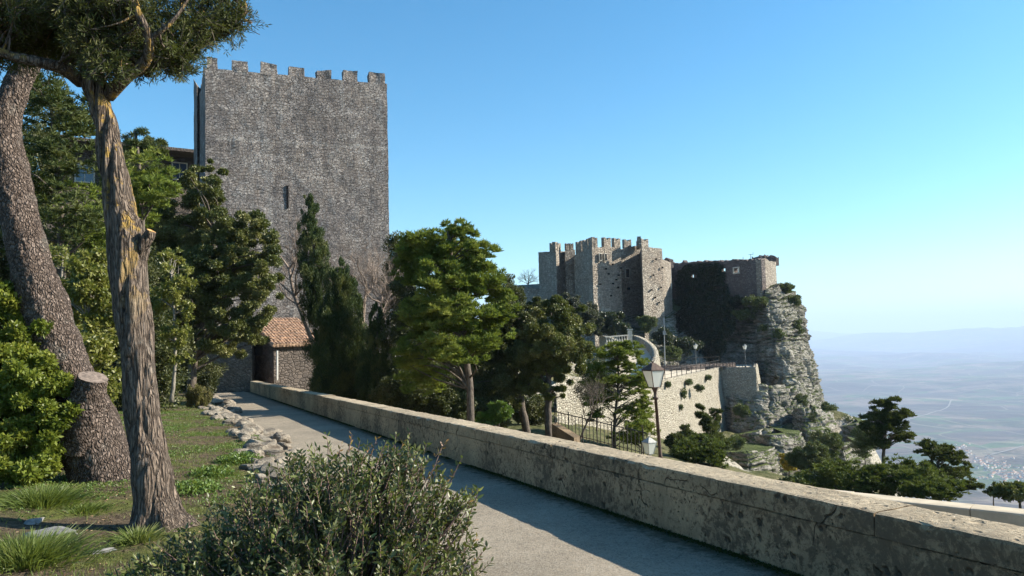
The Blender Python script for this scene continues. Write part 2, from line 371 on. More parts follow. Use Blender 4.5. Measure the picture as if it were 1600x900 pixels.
def build_ground():
    S = np.r_[np.linspace(-45, -7, 40), np.linspace(-6.8, 2.9, 150)]; A = np.r_[np.linspace(-6, 22, 290), np.linspace(22.3, 62, 90)]
    s, a = np.meshgrid(S, A, indexing='xy'); h = lawn_h(s, a) + np.clip((-7-s)/30, 0, 1)*1.5
    V = np.stack([SS[0]*s+AA[0]*a, SS[1]*s+AA[1]*a, -.0203*a+h], -1).reshape(-1, 3)
    t = NT('lawn_soil'); p = t.pos(); n = t.noise(p, .9, 6, .65); n2 = t.noise(p, 9, 6, .75); n3 = t.noise(p, 40, 4, .7)
    soil = t.mix(t.ramp(n2, .35, .65), (.05, .036, .022), (.15, .11, .07)); soil = t.mix(t.ramp(n3, .58, .7), soil, (.20, .16, .11))
    gr = t.mix(t.ramp(n2, .35, .65), (.055, .06, .015), (.13, .14, .035))
    col = t.mix(t.ramp(n, .46, .60), soil, gr)
    m = t.done(t.bsdf(col, .95, t.bump(t.math('ADD', n2, n3), .04), .15))
    tag(mesh('lawn', V, grid_faces(*s.shape), m, None, True), kind='structure')
    S = np.linspace(1.9, 5.6, 40); A = np.linspace(-6, 64, 300); s, a = np.meshgrid(S, A, indexing='xy'); h = fbm(np.stack([s, a*.6, 0*s], -1)/1.2, 41, 3)*.012
    V = np.stack([SS[0]*s+AA[0]*a, SS[1]*s+AA[1]*a, -.0203*a+h], -1).reshape(-1, 3)
    t = NT('path_grit'); p = t.pos(); n = t.noise(p, .7, 6, .6); n2 = t.noise(p, 45, 4, .8); n3 = t.noise(p, 9, 5, .7)
    sp = t.n('SeparateColor', {0: t.vor(p, 75, 'F1', 'Color')}).outputs[0]
    col = t.mix(t.ramp(n, .3, .7), (.25, .205, .15), (.37, .305, .225)); col = t.mix(t.ramp(n3, .4, .7, 0., .35), col, (.13, .115, .09))
    col = t.mix(t.ramp(sp, .5, 1., 0, .5), col, (.40, .36, .30)); col = t.mix(t.ramp(sp, .0, .35, .55, 0), col, (.09, .08, .065))
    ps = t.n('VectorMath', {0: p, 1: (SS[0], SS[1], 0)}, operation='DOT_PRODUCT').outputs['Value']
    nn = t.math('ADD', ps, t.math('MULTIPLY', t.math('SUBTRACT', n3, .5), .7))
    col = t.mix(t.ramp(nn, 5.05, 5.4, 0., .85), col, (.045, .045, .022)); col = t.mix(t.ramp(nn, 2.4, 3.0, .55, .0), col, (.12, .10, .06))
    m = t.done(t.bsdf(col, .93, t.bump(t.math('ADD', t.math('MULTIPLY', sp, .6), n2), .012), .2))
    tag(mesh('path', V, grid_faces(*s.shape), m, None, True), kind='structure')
build_ground()

# ------------------------------------------------------------------ the parapet along the path
def m_parapet(name, base, top=False, k=1.):
    t = NT(name); p = t.pos(); n = t.noise(p, 1.3, 6, .65); n2 = t.noise(t.warp(p, 3, .25), 10, 7, .8); n3 = t.noise(p, 26, 5, .75); n4 = t.noise(p, .5, 4, .6)
    c = t.mix(t.ramp(n, .3, .7), tuple(x*.72 for x in base), tuple(min(.85, x*1.2) for x in base))
    c = t.mix(t.ramp(n3, .3, .7, 0, .45), c, tuple(x*.45 for x in base))
    spots = t.math('ADD', n2, t.math('MULTIPLY', t.math('SUBTRACT', n4, .5), .55))
    c = t.mix(t.ramp(spots, .475, .60, 0., .78 if not top else .32), c, (.10, .065, .04))
    pit = t.ramp(t.vor(t.warp(p, 5, .2), 5.5), .12, .24, 1., 0.); pit = t.math('MULTIPLY', pit, t.ramp(n4, .42, .55))
    pit2 = t.ramp(t.vor(t.warp(p, 15, .06), 17), .1, .26, 1., 0.); pit2 = t.math('MULTIPLY', pit2, t.ramp(n, .45, .6)); pit = t.math('MAXIMUM', pit, pit2)
    c = t.mix(t.math('MULTIPLY', pit, .85 if not top else .35), c, (.03, .024, .018))
    h = t.math('ADD', t.math('MULTIPLY', n3, .5), n2)
    h = t.math('SUBTRACT', h, t.math('MULTIPLY', pit, 1.2))
    if not top:
        cr = t.vor(t.warp(p, 1.4, 1.1), .7, 'DISTANCE_TO_EDGE'); cr = t.ramp(cr, .0, .007, 1., 0.); cr = t.math('MULTIPLY', cr, t.ramp(n, .48, .55))
        c = t.mix(t.math('MULTIPLY', cr, .75), c, (.04, .03, .02)); h = t.math('SUBTRACT', h, t.math('MULTIPLY', cr, 2.))
        c = t.mix(t.math('MULTIPLY', t.ramp(n4, .45, .7, 0, .5), .8), c, (.19, .15, .10))
    else:
        c = t.mix(t.ramp(n2, .5, .68, 0, .5), c, tuple(x*.6 for x in base))
    return t.done(t.bsdf(c, .95, t.bump(h, .035 if not top else .03), .15))
M_PAR = m_parapet('parapet_render', (.56, .375, .215)); M_COP = m_parapet('parapet_coping', (.52, .42, .29), True); M_COPF = m_parapet('coping_face', (.50, .345, .20))  # coping top brightened in colour as sunlit; its face keeps the browner mix
def parapet(name, label, base_fn, length, width, z0, z1, cop_h, blocks, mats, a0=0., seed=1, rough=.012):
    """base_fn(s,a,h)->world. body and coping of a low wall; s from 0 to width"""
    e = thing(name, label, 'wall', base_fn(width/2, a0, 0))
    na = int(length/.09); A = np.linspace(a0, a0+length, na)
    def strip(prof, nm, mat, lip=0.):
        pr = np.array(prof); pr2 = []
        for i in range(len(pr)-1):
            n = max(1, int(np.linalg.norm(pr[i+1]-pr[i])/.06)); pr2 += [pr[i]+(pr[i+1]-pr[i])*k/n for k in range(n)]
        pr2 = np.array(pr2+[pr[-1]]); Q = np.stack([base_fn(pr2[:, 0], a, pr2[:, 1]) if False else np.array([base_fn(u, a, h) for u, h in pr2]) for a in A])
        cen = np.array([base_fn(width/2, a, (z0+z1)/2) for a in A])[:, None]
        d = fbm(Q*2.2, seed, 5)*rough*1.4+fbm(Q*9, seed+3, 3)*rough*.9
        out = Q-cen; out /= np.linalg.norm(out, axis=2)[..., None]
        Q = Q + out*d[..., None]
        V = Q.reshape(-1, 3); Fc = [tuple(f) for f in grid_faces(len(A), len(pr2))]
        n = len(pr2); Fc += [tuple(range(n)), tuple(range((len(A)-1)*n, len(A)*n))[::-1]]
        return mesh(nm, V, Fc, mat, e, False)
    jt = z1-cop_h
    strip([(0, z0), (0, jt-.012), (.03, jt), (width-.03, jt), (width, jt-.012), (width, z0)], 'wall_body', mats[0])
    a = a0; rr = random.Random(seed)
    cop = []
    V = []; Fc = []
    while a < a0+length-.01:
        ln = rr.uniform(*blocks); b = min(a+ln, a0+length); n_a = max(3, int((b-a)/.09)); aa = np.linspace(a+.009, b-.009, n_a); tw = rr.gauss(0, .006); ls = rr.gauss(0, .006)
        lip = .012; pr = [(-lip+ls, jt+.006), (-lip+ls, jt+.06), (-lip+ls, jt+.12), (-lip+ls, z1-.03), (-lip+.012+ls, z1-.006), (.03, z1)] + [(u, z1+.004) for u in np.linspace(.08, width-.08, 8)] + [(width-.03, z1), (width+lip-.01+ls, z1-.008), (width+lip+ls, z1-.03), (width+lip+ls, jt+.006)]
        Q = np.array([[base_fn(u, t_, h+tw*(h > jt+.1)) for u, h in pr] for t_ in aa]); d = fbm(Q*2.5, seed+9, 4)*rough*1.3+fbm(Q*11, seed+5, 3)*rough
        Q[..., 2] += d*.8; Q[:, :4, 0] -= d[:, :4]*.9; Q[:, :4, 1] -= d[:, :4]*.4
        # worn, chipped front arris
        ch = np.clip(fbm(Q[:, 4]*3.1, seed+15, 4)-.25, 0, 1)*.07; Q[:, 3, 2] -= ch; Q[:, 4, 2] -= ch*.8; Q[:, 4, :2] += SS[None]*ch[:, None]*.9; Q[:, 5, 2] -= ch*.3
        n0 = len(V); m_ = len(pr); V += [tuple(q) for q in Q.reshape(-1, 3)]; g = grid_faces(len(aa), m_)+n0; Fc += [tuple(f) for f in g]
        Fc += [tuple(n0+i for i in range(m_)), tuple(n0+(len(aa)-1)*m_+i for i in range(m_))[::-1]]; a = b
    V = np.array(V)
    o = mesh('coping', V, Fc, [mats[1], mats[2]], e, False)
    me = o.data
    for pl in me.polygons: pl.material_index = 0 if abs(pl.normal.z) > .6 else 1
    return e
parapet('parapet_wall', 'long weathered stone parapet with a worn top coloured paler as sunlit running beside the path', lambda s, a, h: SA(5.5+s, a, h), 66, .5, -2.6, .735, .2, (2.2, 3.4), (M_PAR, M_COP, M_COPF), -5, 1)
M_PAR2 = m_parapet('lower_parapet_render', (.34, .24, .15)); M_COP2 = m_plain('lower_coping', (.50, .42, .31), .95, 0, .12, 3, .15)
q0, q1 = PZ(1160, 18.9, -1.4), PZ(1900, 13.6, -1.4); dd = (q1-q0); LL = np.linalg.norm(dd); dd /= LL; nn_ = np.array([-dd[1], dd[0], 0])
parapet('lower_parapet', 'smooth lower parapet with long coping slabs beyond the weathered wall at the right edge', lambda s, a, h: np.array([q0[0]+dd[0]*a+nn_[0]*s, q0[1]+dd[1]*a+nn_[1]*s, -1.4+h]), LL, .5, -3.2, 0, .3, (2.3, 2.5), (M_PAR2, M_COP2, M_COP2), 0, 7, .003)

# moss and small weeds along the foot of the wall
def leaves_mesh(name, C, D, Ln, W, mat, parent=None, rng=None, fold=0., N=None, attr=None):
    rng = rng or np.random.default_rng(1); n = len(C); D = D/(np.linalg.norm(D, axis=1)[:, None]+1e-9)
    R = rng.normal(size=(n, 3)) if N is None else N+rng.normal(size=(n, 3))*.35
    S = np.cross(D, R); S /= np.linalg.norm(S, axis=1)[:, None]+1e-9
    Ln = (np.ones(n)*Ln)[:, None]; W = (np.ones(n)*W)[:, None]; rn = rng.random(n) if attr is None else attr
    if fold:
        U = np.cross(S, D)
        V = np.stack([C, C+D*Ln*.4+S*W/2+U*W*fold, C+D*Ln*.75+S*W*.32+U*W*fold*.5, C+D*Ln, C+D*Ln*.75-S*W*.32+U*W*fold*.5, C+D*Ln*.4-S*W/2+U*W*fold], 1).reshape(-1, 3)
        i = (np.arange(n)*6)[:, None]; Fc = np.concatenate([i+np.array([[0, 1, 2, 3]]), i+np.array([[0, 3, 4, 5]])], 0); return mesh(name, V, Fc, mat, parent, False, np.repeat(rn, 6))
    V = np.stack([C, C+D*Ln*.5+S*W/2, C+D*Ln, C+D*Ln*.5-S*W/2], 1).reshape(-1, 3)
    Fc = np.arange(n*4).reshape(n, 4)
    return mesh(name, V, Fc, mat, parent, False, np.repeat(rn, 4))

# ------------------------------------------------------------------ masonry and rock materials
M_TOWER = m_masonry('tower_rubble', (.36, .315, .285), (.22, .195, .18), (.13, .115, .10), .34, .16, 1.9, (.34, .285, .23))
def m_tower():
    t = NT('tower_masonry'); p = t.pos(); pw = t.warp(t.warp(p, 1.1, .35), 6, .05); Xt = (.944, .33, 0)
    u = t.n('VectorMath', {0: pw, 1: Xt}, operation='DOT_PRODUCT').outputs['Value']; z = t.n('SeparateXYZ', {0: pw}).outputs[2]
    c = t.n('CombineXYZ', {0: u, 1: z, 2: 0.}).outputs[0]
    br = t.n('TexBrick', {'Vector': c, 'Color1': (0, 0, 0, 1), 'Color2': (1, 1, 1, 1), 'Mortar': (0, 0, 0, 1), 'Scale': 1., 'Mortar Size': .03, 'Mortar Smooth': .6, 'Brick Width': .46, 'Row Height': .26}); br.offset_frequency = 3
    v = t.warp(t.scale(p, (1, 1, 1.5)), 2.5, .22); e = t.vor(v, 3.9, 'DISTANCE_TO_EDGE'); rv = t.n('SeparateColor', {0: t.vor(v, 3.9, 'F1', 'Color')}).outputs[0]
    big = t.noise(p, .22, 5, .62); mid = t.noise(p, .9, 6, .7); fine = t.noise(p, 9, 6, .75); stk = t.noise(t.scale(p, (1.1, 1.1, .09)), 1., 5, .6)
    rb = t.n('SeparateColor', {0: br.outputs['Color']}).outputs[0]; msk = t.ramp(mid, .36, .50)
    mm = lambda a, b: t.math('ADD', t.math('MULTIPLY', a, msk), t.math('MULTIPLY', b, t.math('SUBTRACT', 1., msk)))
    rnd = mm(rv, rb); mort = mm(t.ramp(e, 0., .10, 1., 0.), br.outputs['Fac'])
    col = t.mix(rnd, (.30, .26, .235), (.66, .59, .53)); col = t.mix(t.ramp(mid, .3, .7, .5, 0.), col, (.24, .18, .135)); col = t.mix(t.ramp(big, .35, .65, .0, .55), col, (.17, .15, .15))
    col = t.mix(t.ramp(stk, .52, .66, 0., .55), col, (.46, .43, .40)); col = t.mix(t.ramp(stk, .34, .46, .3, 0.), col, (.12, .105, .10))
    col = t.mix(t.ramp(fine, .35, .6, .4, 0.), col, (.07, .06, .055)); col = t.mix(t.math('MULTIPLY', mort, .5), col, (.09, .08, .072))
    z0 = t.n('SeparateXYZ', {0: t.warp(p, .5, .5)}).outputs[2]
    band = t.math('MULTIPLY', t.ramp(t.math('ABSOLUTE', t.math('SUBTRACT', z0, 17.85)), .08, .22, 1., 0.), t.ramp(mid, .35, .6)); col = t.mix(t.math('MULTIPLY', band, .5), col, (.55, .5, .45))
    h = t.math('ADD', t.math('MULTIPLY', t.math('SUBTRACT', 1., mort), 1.), t.math('MULTIPLY', rnd, 1.1)); h = t.math('ADD', h, t.math('MULTIPLY', fine, 1.3)); h = t.math('ADD', h, t.math('MULTIPLY', t.noise(p, 2.6, 4, .7), 1.6))
    return t.done(t.bsdf(col, .93, t.bump(h, .11), .15))
M_TOWER = m_tower()
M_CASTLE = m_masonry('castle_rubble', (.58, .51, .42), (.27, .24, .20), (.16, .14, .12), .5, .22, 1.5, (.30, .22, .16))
M_CASTLED = m_masonry('castle_rubble_dark', (.30, .26, .24), (.15, .13, .125), (.10, .09, .085), .5, .2, 1.8, (.2, .13, .1))  # darker copy of the castle stone; paints the long wall's shade
M_BAST = m_masonry('bastion_rubble', (.60, .54, .43), (.38, .33, .26), (.17, .145, .11), .36, .16, 1.5, (.5, .44, .33), False)
M_DRY = m_masonry('retaining_rubble', (.30, .26, .21), (.17, .15, .12), (.07, .06, .05), .22, .07, 1.6, (.2, .17, .13))
M_VILLA = m_masonry('villa_stone', (.16, .13, .11), (.09, .075, .065), (.05, .045, .04), .35, .05, 1.6)
M_HOLESHADE = m_plain('opening_shade', (.012, .011, .011), .9, 0, .1, 3, .1)  # near-black slab colour paints the shade inside openings that are not cut
M_DRESSED = m_plain('dressed_stone', (.5, .45, .37), .9, 0, .2, 3, .2)
M_ROCK = m_rock('cliff_limestone', (.43, .40, .345), (.25, .23, .20), (.06, .055, .045), (.055, .065, .022), 1.1)
M_ROCK2 = m_rock('ledge_limestone', (.45, .41, .35), (.26, .24, .205), (.06, .055, .045), (.06, .075, .022), 1.0)
M_IRON = m_plain('black_iron', (.025, .022, .02), .5, .3, .3, 9)
M_RUST = m_plain('brown_painted_iron', (.075, .045, .032), .6, .2, .35, 12)
M_PAVE = m_plain('terrace_paving', (.55, .48, .38), .95, 0, .1, 1.2, .15)

def xy(p): return (float(p[0]), float(p[1]))
def slab_merlon(mb, c, X, Yv, w_, d_, h_, notch=0.):
    """a merlon block; notch>0 cuts the swallow-tail V in its top"""
    c = np.array(c); X = np.array(X); Yv = np.array(Yv); Z = np.array([0, 0, 1.])
    if notch: pr = [(-w_/2, 0), (w_/2, 0), (w_/2, h_), (w_*.28, h_), (0, h_-notch), (-w_*.28, h_), (-w_/2, h_)]
    else: pr = [(-w_/2, 0), (w_/2, 0), (w_/2, h_), (-w_/2, h_)]
    n = len(pr); V = [c+X*a+Z*b-Yv*d_/2 for a, b in pr]+[c+X*a+Z*b+Yv*d_/2 for a, b in pr]
    if notch: front = [(0, 1, 2, 3, 4), (0, 4, 5, 6)]
    else: front = [(0, 1, 2, 3)]
    mb.add(V, front+[tuple(n+i for i in f)[::-1] for f in front]+[(i, n+i, n+(i+1) % n, (i+1) % n) for i in range(n)])

def rough_prism(name, poly, z0, zt, mat, parent, step=1., amp=.08, seed=1, batter=0., cap=True):
    """walls of a masonry block as a displaced grid, zt = list of top heights; batter widens the foot"""
    n = len(poly); ar = sum(poly[i][0]*poly[(i+1) % n][1]-poly[(i+1) % n][0]*poly[i][1] for i in range(n))
    if ar < 0: poly = poly[::-1]; zt = zt[::-1]
    poly = np.array(poly, float); cen = poly.mean(0); zt = np.array(zt, float)
    ring = []; rz = []
    for i in range(n):
        a, b = poly[i], poly[(i+1) % n]; k = max(1, int(np.linalg.norm(b-a)/step))
        for j in range(k): ring.append(a+(b-a)*j/k); rz.append(zt[i]+(zt[(i+1) % n]-zt[i])*j/k)
    ring = np.array(ring); rz = np.array(rz); m = len(ring); nr = max(2, int((rz.max()-z0)/step)+1)
    V = []
    for r in range(nr):
        t = r/(nr-1); z = z0+(rz-z0)*t; q = cen+(ring-cen)*(1+batter*(1-t)); V.append(np.c_[q, z])
    V = np.array(V); d = fbm(V*1.3, seed, 3)*amp
    dirs = V[..., :2]-cen; dirs /= np.linalg.norm(dirs, axis=2)[..., None]; V[..., :2] += dirs*d[..., None]; V[-1, :, 2] += d[-1]*.8
    Fc = [tuple(f) for f in grid_faces(nr, m, True)]
    V = V.reshape(-1, 3)
    if cap:
        Fc.append(tuple((nr-1)*m+i for i in range(m)))
    Fc.append(tuple(range(m))[::-1])
    return mesh(name, V, Fc, mat, parent)

# ------------------------------------------------------------------ the big square tower
TL, TR = PZ(322, 60, 0), PZ(612, 64.8, 0); BL, BR = PZ(306, 73, 0), PZ(560, 80, 0)
ztl, ztr = P(322, 106, 60)[2], P(612, 131, 64.8)[2]
tw = thing('square_tower', 'tall square grey rubble stone tower with seven merlons rising behind the trees', 'tower', ((TL+BR)/2)*np.array([1, 1, 0]))
rough_prism('wall', [xy(TL), xy(TR), xy(BR), xy(BL)], -4, [ztl, ztr, ztr+.1, ztl+.1], M_TOWER, tw, .3, .07, 3)
X = (TR-TL)[:2]; LN = np.linalg.norm(X); X = np.array([*(X/LN), 0]); Yv = np.array([-X[1], X[0], 0])
for i, (a, b) in enumerate([(326, 341), (366, 389), (412, 436), (457, 480), (501, 523), (543, 566), (584, 608.5)]):
    t = ((a+b)/2-322)/(612-322); t = t*60/(60*t+64.8*(1-t)) if True else t
    u = t*LN; wd = (b-a)/1250*62; c = TL+X*u+Yv*.42; c[2] = ztl+(ztr-ztl)*u/LN-.12
    rr = random.Random(i); hm = 1.0+rr.uniform(-.12, .05); a_ = X[:2]*wd*.52; b_ = Yv[:2]*.37; rough_prism('merlon', [tuple(c[:2]-a_-b_), tuple(c[:2]+a_-b_), tuple(c[:2]+a_+b_), tuple(c[:2]-a_+b_)], c[2], [c[2]+hm+rr.uniform(-.16, .08) for _ in range(4)], M_TOWER, tw, .17, .13, 60+i)
for side, (q0_, q1_) in {'l': (TL, BL), 'b': (BL, BR), 'r': (TR, BR)}.items():
    D = (q1_-q0_); ln = np.linalg.norm(D[:2]); D = np.array([D[0]/ln, D[1]/ln, 0]); N_ = np.array([D[1], -D[0], 0])*(1 if side != 'l' else -1)
    if side == 'l': N_ = -N_
    k = 3.2
    while k < ln-1.5:
        c = q0_+D*k; c[2] = (ztl if side != 'r' else ztr)-.1; cc = ((TL+BR)/2-c); cc[2] = 0; c = c+cc/np.linalg.norm(cc)*.5
        m = MB(); slab_merlon(m, c, D, np.array([-D[1], D[0], 0]), 1.15, .75, 1.05); m.build('merlon', M_TOWER, tw); k += 2.3
sl = P(449, 308, 62.1); m = MB(); h_ = .9
m.box(sl-Yv*.04, .16, .12, 2*h_, X, Yv); m.build('arrow_slit', M_HOLESHADE, tw)  # solid dark block, painting the slit's inner shade
# older wall butting against the tower's left flank, with a plant growing from it
bt0, bt1 = PZ(305, 72, 0), PZ(311, 66, 0)
e = thing('tower_buttress', 'narrow old wall strip butting the left flank of the square tower', 'wall', bt0)
rough_prism('masonry', [xy(PZ(303.5, 70, 0)), xy(PZ(309, 66.5, 0)), xy(PZ(318, 68, 0)), xy(PZ(312, 73, 0))], -4, [P(304, 128, 71)[2], P(310, 138, 67)[2], P(310, 135, 67)[2], P(305, 128, 71)[2]], M_TOWER, e, .6, .15, 8)

# ------------------------------------------------------------------ the castle on the crag
cs = thing('crag_castle', 'stone castle with swallow-tail merlons and blocky towers on top of the cliff', 'castle', PZ(940, 160, 0))
def cblock(name, pts, tops, mat=M_CASTLE, seed=1, zb=None, step=.8):
    poly = [xy(PZ(a, Y, 0)) for a, Y in pts]; zt = [P(pts[i][0], ty, pts[i][1])[2] if ty else None for i, ty in enumerate(tops)]
    f0 = next(z for z in zt if z is not None); zt = [f0 if z is None else z for z in zt]
    return rough_prism(name, poly, (EYE-4) if zb is None else zb, zt, mat, cs, step, .14, seed)
cblock('left_tower', [(845, 165), (873, 158.5), (889, 165), (862, 176)], [394, 392, None, None], seed=2)
cblock('curtain_wall', [(871, 161.5), (903, 164), (903, 172), (871, 170)], [399, 398, None, None], seed=3)
cblock('corner_turret', [(887, 160.5), (903, 161.2), (903, 166), (888, 166)], [390, 390, None, None], seed=13)
cblock('main_tower', [(901, 159), (930, 150), (975, 155), (966, 176), (908, 176)], [399, 386, 386, None, None], seed=4)
cblock('middle_wall', [(968, 161), (1010, 164.5), (1010, 176), (968, 176)], [391, 381, None, None], seed=5)
cblock('right_tower', [(1008, 152), (1040, 156), (1037, 173), (1003, 172)], [385, 388, None, None], seed=6)
cblock('flank_wall', [(1037, 160), (1053, 167), (1050, 178), (1036, 172)], [404, 410, None, None], seed=7)
cblock('low_wall', [(796, 170), (849, 166), (849, 171), (800, 176)], [444, 452, None, None], seed=8)
cblock('rear_wall', [(862, 176), (1037, 180), (1037, 186), (862, 186)], [404, 404, None, None], seed=9)
def edge_merlons(p0, p1, spans, notch=.45):
    """p0,p1 = (px,Y,top py); spans = (px0,px1,top py)"""
    A0, A1 = PZ(p0[0], p0[1], 0), PZ(p1[0], p1[1], 0); D = A1-A0; ln = np.linalg.norm(D[:2]); D = D/ln; D[2] = 0; Yq = np.array([-D[1], D[0], 0]); Yq = Yq if Yq[1] > 0 else -Yq
    z0_, z1_ = P(p0[0], p0[2], p0[1])[2], P(p1[0], p1[2], p1[1])[2]
    for a, b, ty in spans:
        def u_at(px):
            lo, hi = -.5, 1.5
            for _ in range(40):
                mid = (lo+hi)/2; q = A0+(A1-A0)*mid
                v = q-CAM; x_ = 800+F*(v@right)/(v@fwd)
                if x_ < px: lo = mid
                else: hi = mid
            return lo
        u0, u1 = u_at(a), u_at(b); c = A0+(A1-A0)*(u0+u1)/2; Yc = c[1]; zb = z0_+(z1_-z0_)*(u0+u1)/2-.15
        top = P((a+b)/2, ty, Yc)[2]; c = c+Yq*.35; c[2] = zb
        m = MB(); slab_merlon(m, c, D, Yq, abs(u1-u0)*ln, .7, top-zb, notch); m.build('merlon', M_CASTLE, cs)
edge_merlons((845, 165, 394), (873, 158.5, 392), [(863, 871.5, 379)])
edge_merlons((873, 158.5, 392), (889, 165, 396), [(872.5, 881, 379)])
edge_merlons((887, 160.5, 390), (903, 161.2, 390), [(889, 894, 380), (895.5, 901, 380)])
edge_merlons((901, 159, 399), (930, 150, 386), [(904, 912.5, 377), (915, 923, 374), (924.5, 929.5, 371)])
edge_merlons((930, 150, 386), (975, 155, 386), [(930.5, 939, 371), (949, 960, 371), (965, 975, 372)])
edge_merlons((968, 161, 391), (1010, 164.5, 381), [(981, 992, 374)])
edge_merlons((1008, 152, 385), (1040, 156, 388), [(1008, 1019, 373)])
edge_merlons((1003, 172, 385), (1008, 152, 385), [(1005, 1007.4, 373.5)])
def cwindow(px, py, p0, p1, w_, h_, arch=False, name='window', frame=True):
    A0, A1 = PZ(p0[0], p0[1], 0), PZ(p1[0], p1[1], 0); D = A1-A0; D /= np.linalg.norm(D[:2]); D[2] = 0; N_ = np.array([D[1], -D[0], 0]); N_ = N_ if N_[1] < 0 else -N_
    t = (px-p0[0])/(p1[0]-p0[0]); Y = 1/((1-t)/p0[1]+t/p1[1]); c = P(px, py, Y)+N_*.16
    m = MB(); pr = [(-w_/2, -h_/2), (w_/2, -h_/2), (w_/2, h_/2-w_/2*arch)]
    if arch: pr += [(w_/2*math.cos(a), h_/2-w_/2+w_/2*math.sin(a)) for a in np.linspace(.3, math.pi-.3, 6)]
    pr += [(-w_/2, h_/2-w_/2*arch)]; n = len(pr); Z = np.array([0, 0, 1.])
    def ext(pr, f, b): 
        m.add([c+D*a+Z*z+N_*f for a, z in pr]+[c+D*a+Z*z-N_*b for a, z in pr], [tuple(range(n)), tuple(range(n, 2*n))[::-1]]+[(i, n+i, n+(i+1) % n, (i+1) % n) for i in range(n)])
    ext(pr, .02, .3); wi = m.build(name, M_HOLESHADE, cs)  # dark slab on the wall face, coloured as the opening's shade
    if frame: m = MB(); ext([(a*1.45, z*1.18) for a, z in pr], -.02, .3); m.build('frame', M_DRESSED, wi)
LT = ((845, 165), (873, 158.5))
cwindow(852, 435.5, *LT, .5, 1.9, True); cwindow(857.4, 435, *LT, .5, 1.9, True)
cwindow(889.5, 432, (871, 161.5), (903, 164), .5, 1.9, True); cwindow(894.3, 431, (871, 161.5), (903, 164), .5, 1.9, True)
MT = ((930, 150), (975, 155)); cwindow(938, 401.5, *MT, .45, 1.2); cwindow(946, 401.5, *MT, .45, 1.2)
cwindow(980, 427, (968, 161), (1010, 164.5), .75, 1.7); cwindow(982, 451, (968, 161), (1010, 164.5), .5, .5, False, 'putlog_hole', False)
for px, py in ((864, 447), (854, 448), (851, 403)): cwindow(px, py, *LT, .3, .3, False, 'putlog_hole', False)
for px, py in ((957, 413), (951, 428), (967, 430), (958, 443), (966, 449), (938, 444), (955, 462), (947, 420), (970, 419), (963, 437)): cwindow(px, py, *MT, .27, .27, False, 'putlog_hole', False)
RT = ((1008, 152), (1040, 156))
for px, py in ((1025, 405), (1018, 453), (1033, 449), (1024, 465), (1030, 473), (1021, 430), (1035, 418)): cwindow(px, py, *RT, .28, .3, False, 'putlog_hole', False)

# the enclosure wall right of the castle, with openings
def holed_wall(name, parent, mat, p0, p1, th, zb, zt0, zt1, holes, seed=1, nx=60):
    p0, p1 = np.array(p0), np.array(p1); D = p1-p0; ln = np.linalg.norm(D); D /= ln; N_ = np.array([D[1], -D[0]])
    if N_[1] > 0: N_ = -N_
    us = sorted(set([0, ln]+[h for a in holes for h in a[:2]]+list(np.linspace(0, ln, nx)))); zmin = min(zt0, zt1)
    zs = sorted(set([zb, zmin-.4]+[h for a in holes for h in a[2:]])); zs = [z for z in zs if z < zmin-.2]+[None]
    rng_ = np.random.default_rng(seed); jag = {u: rng_.normal()*.16 for u in us}
    def pt(u, z, s):
        if z is None: z = zt0+(zt1-zt0)*u/ln+jag[u]
        q = p0+D*u+N_*(0 if s == 0 else -th); return (q[0], q[1], z)
    m = MB()
    solid = lambda i, j: 0 <= i < len(us)-1 and 0 <= j < len(zs)-1 and not any(a[0] <= (us[i]+us[i+1])/2 <= a[1] and zs[j+1] is not None and a[2] <= (zs[j]+zs[j+1])/2 <= a[3] for a in holes)
    for i in range(len(us)-1):
        for j in range(len(zs)-1):
            if not solid(i, j): continue
            A_, B_, C_, D_ = [pt(us[a], zs[b], 0) for a, b in ((i, j), (i+1, j), (i+1, j+1), (i, j+1))]; E_, F_, G_, H_ = [pt(us[a], zs[b], 1) for a, b in ((i, j), (i+1, j), (i+1, j+1), (i, j+1))]
            fs = [(0, 1, 2, 3), (5, 4, 7, 6)]
            if not solid(i-1, j): fs.append((4, 0, 3, 7))
            if not solid(i+1, j): fs.append((1, 5, 6, 2))
            if not solid(i, j-1): fs.append((4, 5, 1, 0))
            if not solid(i, j+1): fs.append((3, 2, 6, 7))
            m.add([A_, B_, C_, D_, E_, F_, G_, H_], fs)
    return m.build(name, mat, parent)
E0, E1, E2 = PZ(1053, 177, 0), PZ(1195, 156, 0), PZ(1218, 165, 0)
en = thing('enclosure_wall', 'ruined enclosure wall, shaded side coloured darker, with window holes between the castle and the cliff edge', 'wall', PZ(1120, 168, P(1120, 455, 168)[2]))
D_ = (E1-E0)[:2]; LE = np.linalg.norm(D_)
def ue(px):
    lo, hi = 0., 1.
    for _ in range(40):
        m_ = (lo+hi)/2; q = E0+(E1-E0)*m_; v = q-CAM
        if 800+F*(v@right)/(v@fwd) < px: lo = m_
        else: hi = m_
    return lo
def eh(px0, px1, py0, py1):
    a, b = ue(px0), ue(px1); Y = (E0+(E1-E0)*(a+b)/2)[1]; return (a*LE, b*LE, P(px0, py1, Y)[2], P(px0, py0, Y)[2])
holed_wall('long_wall', en, M_CASTLED, xy(E0), xy(E1), 1.1, P(1195, 478, 156)[2], P(1053, 411, 177)[2], P(1195, 404, 156)[2], [eh(1081, 1088, 429, 434), eh(1130, 1138, 419, 424.5), eh(1152, 1159, 419, 426)], 3)  # shaded side put into a darker stone than the lit end wall
holed_wall('end_wall', en, M_CASTLE, xy(E1), xy(E2), 1.1, P(1195, 478, 156)[2], P(1195, 404, 156)[2], P(1218, 409, 165)[2], [], 4, 8)
cwin = P(1155.5, 423, 166); 
m = MB(); 
